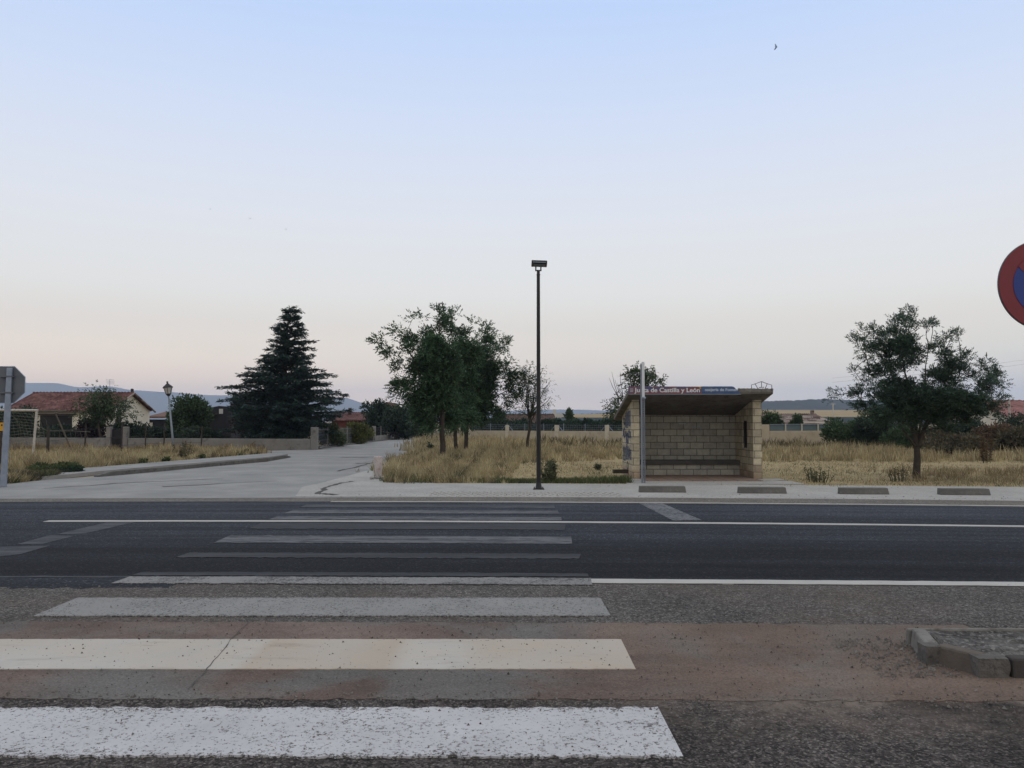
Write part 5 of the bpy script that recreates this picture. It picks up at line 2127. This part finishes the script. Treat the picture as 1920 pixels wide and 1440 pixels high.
# cedar
def cedar():
    dq = 49.0
    bx_ = at(531, 800, dq).x
    root = thing('cedar_tree', (bx_, dq, 0), 'big dark layered cedar behind the low wall', 'tree')
    tb = MB()
    top_ = at(548, 575, dq)
    trunk = [Vector((bx_, dq, -.05)), Vector((bx_, dq, 2.5)), at(533, 690, dq), at(537, 620, dq), top_]
    tb.tube(trunk, [.3, .24, .15, .07, .012], 10)
    prof = [(573, 2), (582, 14), (592, 19), (605, 27), (620, 36), (640, 44), (665, 56), (685, 78), (700, 100), (720, 112), (745, 118), (770, 118), (790, 108), (805, 95), (818, 85)]

    def half(y):
        for (a, wa), (c, wc) in zip(prof[:-1], prof[1:]):
            if a <= y <= c:
                return wa + (wc - wa) * (y - a) / (c - a)
        return prof[-1][1]
    P, D, Ls = [], [], []
    y = 580.0
    rr = random.Random(21)
    while y < 820:
        z = at(533, y, dq).z
        t = (y - 573) / (820 - 573)
        cx = top_.x + (bx_ - top_.x) * min(1, t * 1.6)
        nb = 5 if y < 640 else (8 if y < 700 else 10)
        a0 = rr.uniform(0, 6.28)
        for k in range(nb):
            a = a0 + 6.283 * k / nb + rr.uniform(-.25, .25)
            L = half(y) * dq / F * rr.choice((rr.uniform(.45, .8), rr.uniform(.75, 1.1)))
            zj = z + rr.uniform(-.16, .16)
            rise = rr.uniform(.16, .44) if y < 700 else (rr.uniform(.08, .32) if y < 785 else rr.uniform(-.02, .15))
            dirv = Vector((math.cos(a), math.sin(a), 0))
            start = Vector((cx, dq, zj - L * rise * .7))
            pts = []
            for i in range(7):
                s = i / 6
                pts.append(start + dirv * (L * s) + Vector((0, 0, L * rise * (1.35 * s - .62 * s * s * s) + .05 * math.sin(s * 9 + k))))
            tb.tube(pts, [.05 * (1 - .85 * i / 6) * (0.5 + t) + .006 for i in range(7)], 5)
            side = Vector((-dirv.y, dirv.x, 0))
            nsp = int(L * 25) + 8
            for _ in range(nsp):
                s = rr.uniform(.12, 1.02) ** .8
                j = min(5, int(s * 6))
                p = pts[j].lerp(pts[j + 1], min(1.0, s * 6 - j))
                wdt = .05 + .34 * L * .42 * (1 - s) + .08 * (1 - abs(s - .5))
                o_ = rr.uniform(-1, 1) * wdt
                q = p + side * o_ + Vector((0, 0, rr.uniform(-.10, .03) - abs(o_) * .12))
                dd = dirv * .8 + side * (1 if o_ > 0 else -1) * rr.uniform(.1, .9)
                for _2 in range(5):
                    P.append(tuple(q + Vector((rr.gauss(0, .09), rr.gauss(0, .09), rr.gauss(0, .03)))))
                    D.append(tuple(dd + Vector((rr.gauss(0, .35), rr.gauss(0, .35), rr.gauss(.04, .24)))))
                    Ls.append(rr.uniform(.12, .26))
        y += 6.2 if y < 640 else (7.5 if y < 720 else 6.5)
    tb.build('trunk', M['bark'], root, smooth=True)
    V = leaf_quads(np.array(P), unit(np.array(D)), np.array(Ls), np.array(Ls) * .30, .6)
    fast_mesh('crown', V, 4, M['leaf_cedar'], root)


cedar()


def bush_at(name, label, x0, x1, ytop, d, n, leafm, leaf=(.16, .08), lumps=16, depth=None, group=None, cat='bush', ybase=None):
    a, c = at(x0, 800, d), at(x1, 800, d)
    ht_ = at((x0 + x1) / 2, ytop, d).z
    return bush(name, label, cat, ((a.x + c.x) / 2, d, 0), ((c.x - a.x) / 2, depth or (c.x - a.x) / 2, ht_ / 2), n, (M['bark'], M[leafm]), group, leaf, lumps)


bush_at('round_tree', 'round green tree between the old lantern and the black shed', 316, 394, 739, 54, 9000, 'leaf_mid', (.2, .11), 44, cat='tree')
bush_at('plum_tree', 'plum coloured tree at the left edge of the cedar', 428, 482, 742, 53, 3500, 'leaf_purple', (.18, .1), 16, cat='tree')
HG = 'shrubs behind the low left wall'
bush_at('shrub', 'dark wide shrub behind the goal net', -20, 78, 760, 48, 7000, 'leaf_hedge', (.2, .1), 26, 1.2, HG)
bush_at('shrub', 'low dark shrub in front of the porch of the cream house', 66, 150, 796, 48, 3500, 'leaf_hedge', (.16, .09), 20, .9, HG)
bush_at('shrub', 'dark purple shrub under the loose young tree', 138, 205, 784, 48.5, 3500, 'leaf_purple', (.18, .1), 18, .9, HG)
bush_at('shrub', 'dark shrub right behind the gate with two pillars', 196, 285, 790, 49, 4200, 'leaf_hedge', (.18, .1), 22, .9, HG)
bush_at('shrub', 'low dark shrub in front of the rusty roofed shed', 270, 340, 800, 50, 3000, 'leaf_hedge', (.16, .09), 18, .9, HG)
bush_at('shrub', 'dark shrub in front of the black boarded shed', 335, 440, 797, 49, 4200, 'leaf_hedge', (.18, .1), 24, .9, HG)
bush_at('shrub', 'dark shrub under the lowest branches of the cedar', 430, 582, 806, 47.5, 5000, 'leaf_cedar', (.18, .08), 30, .9, HG)
# along the street
bush_at('broom_bush', 'yellow green rounded bush behind the street fence', 632, 696, 790, 57, 7000, 'leaf_yellow', (.16, .07), 20)
bush_at('shrub', 'tangled green shrub between the corner pillar and the yellow bush', 592, 650, 789, 51, 6000, 'leaf_green', (.16, .06), 20, 1.0)
bush_at('garden_tree', 'dark bushy tree with an uneven top left of the brown roof', 672, 738, 748, 72, 7000, 'leaf_hedge', (.26, .13), 28, cat='tree')
bush_at('garden_tree', 'dark bushy tree in front of the brown roof', 712, 772, 762, 70, 6500, 'leaf_hedge', (.26, .13), 26, cat='tree')
bush_at('garden_tree', 'green bushy tree right of the brown roof, behind the first acacia', 735, 830, 752, 76, 7000, 'leaf_dark', (.28, .14), 28, cat='tree')
bush_at('garden_tree', 'dark mass of tree behind the three trunks', 825, 905, 755, 90, 5000, 'leaf_hedge', (.3, .15), 26, cat='tree')
# behind the cream wall
BG = 'hedge shrubs behind the cream wall'
for (xa, xb, yt, d, lm, lab) in ((770, 812, 795, 86, 'leaf_yellow', 'yellowish shrub at the end of the street wall'), (840, 900, 786, 86, 'leaf_hedge', 'dark hedge shrub behind the middle trunk'),
                                 (893, 960, 782, 80, 'leaf_hedge', 'dark hedge shrub right of the three trunks'), (945, 1014, 786, 76, 'leaf_hedge', 'dark hedge shrub below the dark red roof'),
                                 (1000, 1062, 785, 74, 'leaf_hedge', 'dark hedge shrub right behind the black lamp'), (1048, 1104, 786, 72, 'leaf_hedge', 'dark hedge shrub at the foot of the spiky small tree'),
                                 (1086, 1145, 783, 72, 'leaf_hedge', 'dark hedge shrub right of the spiky small tree'), (1128, 1185, 778, 70, 'leaf_hedge', 'dark hedge shrub just left of the shelter roof')):
    bush_at('hedge_shrub', lab, xa, xb, yt, d, 5200, lm, (.26, .14), 24, 1.5, BG)
bush_at('spiky_tree', 'small upright tree standing out against the far hills', 1059, 1082, 766, 76, 1500, 'leaf_mid', (.34, .12), 12, cat='tree')
bush_at('spiky_tree', 'dark narrow tree at the right foot of the three trees', 925, 948, 766, 84, 1600, 'leaf_hedge', (.34, .14), 12, cat='tree')
# right side
bush_at('garden_tree', 'dark rounded tree just right of the shelter wall', 1405, 1466, 771, 56, 4500, 'leaf_mid', (.22, .1), 20, cat='tree')
bush_at('garden_tree', 'small dark tree in front of the mottled roof', 1478, 1508, 772, 57, 2200, 'leaf_mid', (.2, .09), 14, cat='tree')
BR = 'overgrown bushes at the back of the right field'
for (xa, xb, yt, d, n_, lm, lab) in ((1548, 1622, 778, 46, 5500, 'leaf_mid', 'tall green bush covering the right end of the blue-green fence'), (1600, 1690, 774, 44, 6500, 'leaf_hedge', 'tall dark bush behind the left half of the ferny tree'),
                                     (1660, 1740, 790, 42, 4500, 'leaf_mid', 'green bush directly behind the forked trunk'), (1725, 1800, 800, 40, 4500, 'leaf_brush', 'twiggy olive bush right of the forked trunk'),
                                     (1770, 1850, 782, 43, 5000, 'leaf_hedge', 'dark bush under the right half of the ferny tree'), (1830, 1900, 792, 41, 4200, 'leaf_rust', 'rusty dry bush near the right edge'),
                                     (1880, 1990, 796, 39, 5200, 'leaf_brush', 'olive bush at the right edge of the field'), (1870, 1925, 770, 47, 3000, 'leaf_hedge', 'dark shrub below the pale gabled house'),
                                     (1735, 1850, 812, 36, 3600, 'leaf_brush', 'low twiggy brush in front of the dark bushes')):
    bush_at('field_bush', lab, xa, xb, yt, d, n_, lm, (.17, .07), 20, 1.6, BR)


# single weeds
def weed(name, label, px, yb, yt, wpx, n, leafm, stems=9, leaf=(.09, .035)):
    p = gnd(px, yb)
    d = p.y
    root = thing(name, (p.x, d, 0), label, 'weed')
    hgt = at(px, yt, d).z
    wr = wpx * d / F / 2
    sb_ = MB()
    P, D = [], []
    for i in range(stems):
        a = random.uniform(0, 6.28)
        rr = random.uniform(.2, 1) * wr
        tip = Vector((p.x + rr * math.cos(a), d + rr * math.sin(a), hgt * (random.uniform(.35, 1.0) if i else 1.0)))
        b0 = Vector((p.x + (tip.x - p.x) * random.uniform(.5, .95), d + (tip.y - d) * random.uniform(.4, .9), -.01))
        pts = curve_pts(b0, tip, 5, .02, .06)
        sb_.tube(pts, [.012, .011, .009, .007, .005, .003], 4)
        for _ in range(n // stems):
            t = random.uniform(.1, 1)
            k = min(4, int(t * 5))
            q = pts[k].lerp(pts[k + 1], t * 5 - k)
            P.append(tuple(q))
            D.append((random.gauss(0, 1), random.gauss(0, 1), random.gauss(.5, .5)))
    sb_.build('stem', M['leaf_sage'], root)
    V = leaf_quads(np.array(P), unit(np.array(D)), leaf[0] * RNG.uniform(.5, 1.5, len(P)), leaf[1] * RNG.uniform(.6, 1.3, len(P)))
    fast_mesh('leaves', V, 4, M[leafm], root)


weed('tall_weed', 'tall grey green weed clump just right of the black lamp pole', 1031, 904, 862, 34, 1300, 'leaf_sage', 26, (.08, .03))
weed('tall_weed', 'tall brown weed standing in the right field near the edge', 1850, 868, 800, 22, 900, 'leaf_rust', 9)
weed('tall_weed', 'dark low thistle before the first trunk at the street edge', 808, 848, 828, 22, 200, 'leaf_hedge', 6, (.16, .06))
weed('tall_weed', 'grey green weed right of the shelter on the mown grass', 1535, 903, 872, 60, 420, 'leaf_sage', 22, (.06, .022))
weed('tall_weed', 'thin weed clump left of the forked trunk at its foot', 1685, 902, 872, 46, 260, 'leaf_brush', 16, (.06, .022))
weed('tall_weed', 'bushy dry weed leaning by the old lantern', 350, 862, 822, 30, 500, 'leaf_brush', 18, (.09, .035))
weed('tall_weed', 'low green weed tuft on the mown grass left of the shelter', 1120, 881, 872, 22, 350, 'leaf_sage', 9)
weed('tall_weed', 'dead weed bent at the wall end of the left field', 476, 851, 825, 8, 60, 'leaf_rust', 3)

# ------------------------------------------------------------------ grass (blades too many to count)


def inpoly(x, y, pts):
    res = np.zeros(len(x), bool)
    n = len(pts)
    j = n - 1
    for i in range(n):
        xi, yi = pts[i][0], pts[i][1]
        xj, yj = pts[j][0], pts[j][1]
        c = ((yi > y) != (yj > y)) & (x < (xj - xi) * (y - yi) / (yj - yi + 1e-12) + xi)
        res ^= c
        j = i
    return res


def blades(name, label, region, n, h0, h1, w, mat, lean=.35, exclude=(), clump=0.0, cat='grass', power=2.0, ragged=0.9, heads=False):
    """dry blades over a ground polygon; density thins with distance from the road"""
    reg = [(p[0], p[1]) for p in region]
    xs = [p[0] for p in reg]
    ys = [p[1] for p in reg]
    y0, y1 = max(min(ys), 12), max(ys)
    X = np.empty(0)
    Y = np.empty(0)
    while len(X) < n:
        m = n * 2
        u = RNG.random(m)
        if power == 2.0:
            yy = 1.0 / (1.0 / y0 + u * (1.0 / y1 - 1.0 / y0))
        else:
            yy = y0 + u * (y1 - y0)
        xx = RNG.uniform(min(xs), max(xs), m)
        ok = inpoly(xx + ragged * (np.sin(yy * 1.1 + xx * .4) * .5 + np.sin(yy * 2.9 + 1.7) * .25 + RNG.normal(size=m) * .25), yy + ragged * (np.sin(xx * .9) * .5 + np.sin(xx * 2.3 + 2) * .3 + RNG.normal(size=m) * .25), reg)
        for e in exclude:
            ok &= ~((xx > e[0]) & (xx < e[1]) & (yy > e[2]) & (yy < e[3]))
        X = np.concatenate([X, xx[ok]])
        Y = np.concatenate([Y, yy[ok]])
    X, Y = X[:n], Y[:n]
    if clump:
        gx, gy = RNG.uniform(0, 50, 2)
        X, Y = X + gx, Y + gy
        cx = np.floor(X / clump) + .5
        cy = np.floor(Y / clump) + .5
        hsh = np.modf(np.abs(np.sin(cx * 12.9898 + cy * 78.233) * 43758.5453))[0]
        ox = np.modf(np.abs(np.sin(cx * 39.3 + cy * 11.1) * 9758.5))[0]
        X = X + ((cx + (ox - .5) * .8) * clump - X) * .55
        Y = Y + ((cy + (hsh - .5) * .8) * clump - Y) * .55
        X, Y = X - gx, Y - gy
        hs_ = .55 + .75 * hsh
    else:
        hs_ = np.ones(n)
    # broad patches of taller and shorter growth
    pat = .8 + .35 * np.sin(X * .7 + 1.3 * np.sin(Y * .35)) * np.cos(Y * .45 + np.sin(X * .3))
    H = RNG.uniform(h0, h1, n) * hs_ * pat
    a = RNG.uniform(0, 6.283, n)
    W = w * RNG.uniform(.6, 1.4, n) * (np.maximum(Y, 18) / 26.0)
    side = np.stack([np.cos(a), np.sin(a) * .4, np.zeros(n)], 1) * W[:, None]
    ln = RNG.normal(size=(n, 2)) * lean
    tip = np.stack([ln[:, 0] * H, ln[:, 1] * H, H], 1)
    B = np.stack([X, Y, np.full(n, -.02)], 1)
    V = np.empty((n, 4, 3))
    V[:, 0] = B - side * .5
    V[:, 1] = B + side * .5
    V[:, 2] = B + tip * .75 + side * (.55 if heads else .35)
    V[:, 3] = B + tip
    o = fast_mesh(name, V.reshape(-1, 3), 4, mat)
    return tag(o, label, cat, kind='stuff')


BOX = (-4.6, -3.35, 19, 23.0)
SHX = (Xl - .25, Xr + .5, 20.5, 24.6)
pvx = [(x, bend(x, 20.8)) for x in np.arange(0, 30, 1.0)]
# stubble sheet (mown) and field soil
fieldR = [(-3.2, 20.95), (-1.5, 20.75)] + pvx + [(30, 60), (8.5, 58), (-9.0, 82), (-6.3, 52), (-4.9, 40), (-4.6, 32), (-4.2, 27), (-3.9, 24)]
poly('field', fieldR, -0.008, M['stubble'])
leftfield = [gnd(*q) for q in ((-700, 903), (0, 894), (150, 881), (330, 867), (470, 856), (500, 852.5), (488, 846), (-700, 845))]
poly('field', leftfield, -0.006, M['stubble'])

mow = [(.0, 20.9)] + pvx[1:] + [(29, 33), (-.2, 33.5)]
blades('mown_grass', 'short mown straw around the shelter', mow, 48000, .03, .10, .014, M['straw'], .6, (SHX,))
blades('mown_grass', 'brown tufts left in the mown straw', mow, 6000, .05, .17, .016, M['straw_brown'], .6, (SHX,), clump=1.4)
blades('green_weeds', 'low grey green weeds scattered in the mown straw', mow, 3200, .04, .16, .02, M['leaf_sage'], .7, (SHX,), clump=1.9, cat='weeds')
tallL = [(-3.3, 20.95), (-.4, 20.8), (-.1, 27), (.9, 34), (.9, 42), (-5, 44), (-4.8, 36), (-4.3, 28), (-3.95, 24)]
blades('tall_grass', 'tall golden grass around the three trunks', tallL, 24000, .10, .36, .016, M['straw'], .4, clump=.6, ragged=.3, exclude=(BOX,))
blades('tall_grass', 'brown seed grass around the three trunks', tallL, 6000, .12, .4, .018, M['straw_brown'], .35, clump=1.6, ragged=.3, exclude=(BOX,))
blades('green_weeds', 'olive weeds among the grass by the three trunks', tallL, 5000, .08, .32, .024, M['leaf_sage'], .55, clump=1.1, ragged=.3, cat='weeds', exclude=(BOX,))
blades('tall_grass', 'bleached tall grass around the three trunks', tallL, 10000, .15, .46, .014, M['straw_pale'], .35, clump=.9, ragged=.3, exclude=(BOX,))
band = [(-.9, 31.8), (4, 33.2), (12, 32.2), (28, 31), (30, 56), (8, 56), (-8.6, 78), (-6.4, 52), (-5, 42), (-.3, 41)]
blades('tall_grass', 'tall dry grass filling the back of the field', band, 42000, .22, .56, .022, M['straw'], .25, clump=.8)
blades('tall_grass', 'brown seeding grass in the back of the field', band, 18000, .22, .58, .022, M['straw_brown'], .25, clump=1.4)
blades('tall_grass', 'bleached grass heads in the back of the field', band, 18000, .22, .62, .018, M['straw_pale'], .3, clump=1.1)
blades('tall_grass', 'green weeds among the grass at the back of the field', [(1.5, 44), (12, 44), (26, 38), (29, 50), (8, 56), (2, 58)], 5000, .3, .8, .03, M['leaf_brush'], .4, clump=1.8)
edgeR = [(8.6, 20.75)] + [(x, bend(x, 20.8)) for x in np.arange(9, 22, 1.0)] + [(22, 22.2), (12, 21.9), (8.6, 22.0)]
blades('grass_fringe', 'ragged straw and weeds along the pavement right of the shelter', edgeR, 5200, .06, .24, .014, M['straw_brown'], .5, clump=0, ragged=.12)
blades('grass_fringe', 'green weeds along the pavement right of the shelter', edgeR, 1200, .05, .2, .02, M['leaf_sage'], .6, clump=0, ragged=.12)
dry_corner = [(10.2, 21.2), (22, 20.2), (24, 27), (13, 27)]
blades('tall_grass', 'loose dry grass at the right end of the mown strip', dry_corner, 7000, .1, .34, .016, M['straw_brown'], .5, clump=.8)
# green weeds at the kerb line left of the shelter
fr1 = [(-2.2, 20.95), (3.1, 20.8), (3.1, 21.6), (.6, 21.9), (-2.0, 21.8)]
blades('green_weeds', 'dark green weeds along the pavement left of the shelter', [(-.6, 20.9), (3.1, 20.75), (3.1, 21.5), (-.5, 21.6)], 5200, .06, .30, .022, M['leaf_green'], .55, clump=0, ragged=.12, cat='weeds')
blades('green_weeds', 'green weeds along the pavement below the three trunks', [(-3.4, 21.0), (-.5, 20.85), (-.5, 21.9), (-3.6, 22.6)], 3000, .06, .24, .02, M['leaf_green'], .6, clump=0, ragged=.12, exclude=(BOX,), cat='weeds')
blades('grass_fringe', 'straw along the pavement below the three trunks', [(-3.5, 20.95), (3.0, 20.8), (3.0, 21.6), (-3.8, 22.6)], 3600, .06, .22, .016, M['straw_brown'], .5, clump=0, ragged=.12, exclude=(BOX,))
# left verge
Lf = [gnd(*q) for q in ((-60, 893), (0, 891), (150, 882), (330, 867), (470, 855), (500, 852), (488, 846), (300, 846), (-60, 846))]
blades('tall_grass', 'golden grass over the left field', Lf, 30000, .10, .36, .018, M['straw'], .35, clump=.6, ragged=.15)
Lf2 = [gnd(*q) for q in ((40, 888), (150, 882), (330, 867), (470, 855), (500, 852), (480, 848), (330, 852), (150, 862), (30, 870))]
blades('tall_grass', 'tall bleached grass along the left kerb', Lf2, 13000, .25, .62, .02, M['straw_pale'], .3, clump=.7, ragged=.15)
blades('tall_grass', 'brown grass along the left kerb', Lf2, 9000, .25, .6, .022, M['straw_brown'], .3, clump=.9, ragged=.15)
blades('green_weeds', 'scattered green weeds along the left kerb', Lf2, 2200, .15, .42, .03, M['leaf_green'], .5, clump=1.3, cat='weeds', ragged=.15)
Lw = [gnd(*q) for q in ((-40, 846.5), (480, 846.5), (480, 843.5), (-40, 843.5))]
blades('tall_grass', 'dry grass at the foot of the low wall', Lw, 5000, .2, .5, .03, M['straw_brown'], .3, clump=1.0, power=1.0, ragged=.15)
Lg = [gnd(*q) for q in ((-60, 909), (0, 908), (60, 902), (110, 896), (90, 891), (-60, 893))]
blades('green_weeds', 'green weeds around the foot of the stop sign post', Lg, 9000, .12, .34, .028, M['leaf_brush'], .6, clump=.5, cat='weeds', ragged=.15)
blades('tall_grass', 'dry straw around the foot of the stop sign post', Lg, 5000, .1, .34, .02, M['straw'], .5, clump=.6, ragged=.15)
blades('green_weeds', 'fresh green weeds around the stop sign post', Lg, 3500, .1, .3, .028, M['leaf_green'], .6, clump=.6, cat='weeds', ragged=.15)
bush_at('low_weed_clump', 'low dense green weed clump right of the white goal post', 55, 158, 868, 24.5, 5200, 'leaf_green', (.10, .04), 24, .7, cat='weed')
bush_at('low_weed_clump', 'low dark weed clump at the foot of the pale kerb walk', 116, 160, 874, 24.2, 1800, 'leaf_hedge', (.09, .04), 12, .5, cat='weed')
for (px, py, lab) in ((268, 872, 'small green weed left of the lantern foot on the kerb walk'), (310, 869, 'small green weed below the lantern on the kerb walk'), (376, 863, 'small green weed right of the lantern on the kerb walk'),
                      (462, 855, 'small dark weed near the tip of the left kerb')):
    weed('kerb_weed', lab, px, py, py - 11, 14, 260, 'leaf_green', 8, (.12, .05))

# ------------------------------------------------------------------ hills, far field, haze


def ridge(name, prof, d, depth, mat, seed, rough=.03, nx=160, ny=12, wood=0.0):
    rr = random.Random(seed)
    px0, px1 = prof[0][0], prof[-1][0]
    vs, fs = [], []
    offs = [rr.uniform(-1, 1) for _ in range(nx + 1)]
    for i in range(nx + 1):
        px = px0 + (px1 - px0) * i / nx
        for (a, ya), (c, yc) in zip(prof[:-1], prof[1:]):
            if a <= px <= c:
                t = (px - a) / (c - a)
                t = t * t * (3 - 2 * t)
                yy = ya + (yc - ya) * t
                break
        p = at(px, yy, d)
        H = max(p.z, 0.5)
        for j in range(ny + 1):
            s = j / ny           # 0 foot .. 1 crest
            dd = d - depth * (1 - s)
            k = dd / d
            z = H * (s ** 1.25) * (1 + (rough * math.sin(i * .7 + j * 1.9) + rough * rr.uniform(-1, 1)) * (1 - s))
            if s == 1:
                z += wood * offs[i]
            vs.append((p.x * (0.35 + .65 * k) if False else p.x, dd, z - .5 * (1 - s)))
        vs.append((p.x, d + depth * .6, 0))
    m = ny + 2
    for i in range(nx):
        for j in range(m - 1):
            a = i * m + j
            fs.append((a, a + m, a + m + 1, a + 1))
    me = bpy.data.meshes.new(name)
    me.from_pydata(vs, [], fs)
    for p in me.polygons:
        p.use_smooth = True
    return struct(link(name, me, mat))


ridge('mountain', [(-900, 735), (-400, 722), (0, 716), (60, 718), (100, 718), (150, 726), (200, 724), (255, 732), (310, 735), (400, 741), (470, 742), (560, 748), (610, 747), (648, 746), (680, 755), (720, 768), (770, 776), (900, 781), (1100, 784)],
      4600, 1200, M['mountain'], 4, .05)
ridge('mountain', [(820, 786), (900, 774), (960, 770), (1010, 768), (1080, 768), (1150, 770), (1300, 768), (1500, 770), (1700, 772), (2400, 770)], 5000, 900, M['mountain'], 9, .04)
ridge('hill', [(880, 786), (960, 781), (1010, 779), (1060, 777), (1120, 775), (1200, 768), (1300, 760), (1400, 754), (1440, 752), (1480, 751), (1520, 749), (1545, 748), (1600, 750), (1700, 753), (1900, 758), (2500, 770)],
      1500, 420, M['forest_hill'], 6, .05, 500, 12, 0.8)
b = MB()
pa = [at(1060, 783, 420), at(1900, 781, 420), at(2100, 769, 950), at(1430, 768.5, 950), at(1060, 777, 950)]
b.quad(*pa)
struct(b.build('far_field', M['far_field'], fix=False))
b = MB()
p = at(1044, 779, 700)
b.box((p.x, 700, p.z), (14, 6, 4.0))
b.box((p.x - 2, 700, p.z + 3.5), (2.5, 2.5, 3.5))
o = b.build('farm_building', M['pillar'])
tag(o, 'tiny pale building far off before the hills right of the black lamp', 'building')
wd_ = [(1020, 1100), (1090, 1170)]
HAZE = True
if HAZE:
    b = MB()
    b.span((-5900, -400, -1.5), (5900, 6200, 245))
    hz_ = b.build('haze', None)
    k = bpy.data.materials.new('haze air')
    k.use_nodes = True
    k.node_tree.nodes.clear()
    out = k.node_tree.nodes.new('ShaderNodeOutputMaterial')
    pv_ = k.node_tree.nodes.new('ShaderNodeVolumePrincipled')
    pv_.inputs['Color'].default_value = (.60, .74, 1.0, 1)
    pv_.inputs['Density'].default_value = 0.00022
    pv_.inputs['Anisotropy'].default_value = 0.0
    k.node_tree.links.new(pv_.outputs[0], out.inputs['Volume'])
    hz_.data.materials.append(k)
    tag(hz_, 'thin blue evening haze over the land', 'haze', kind='stuff')
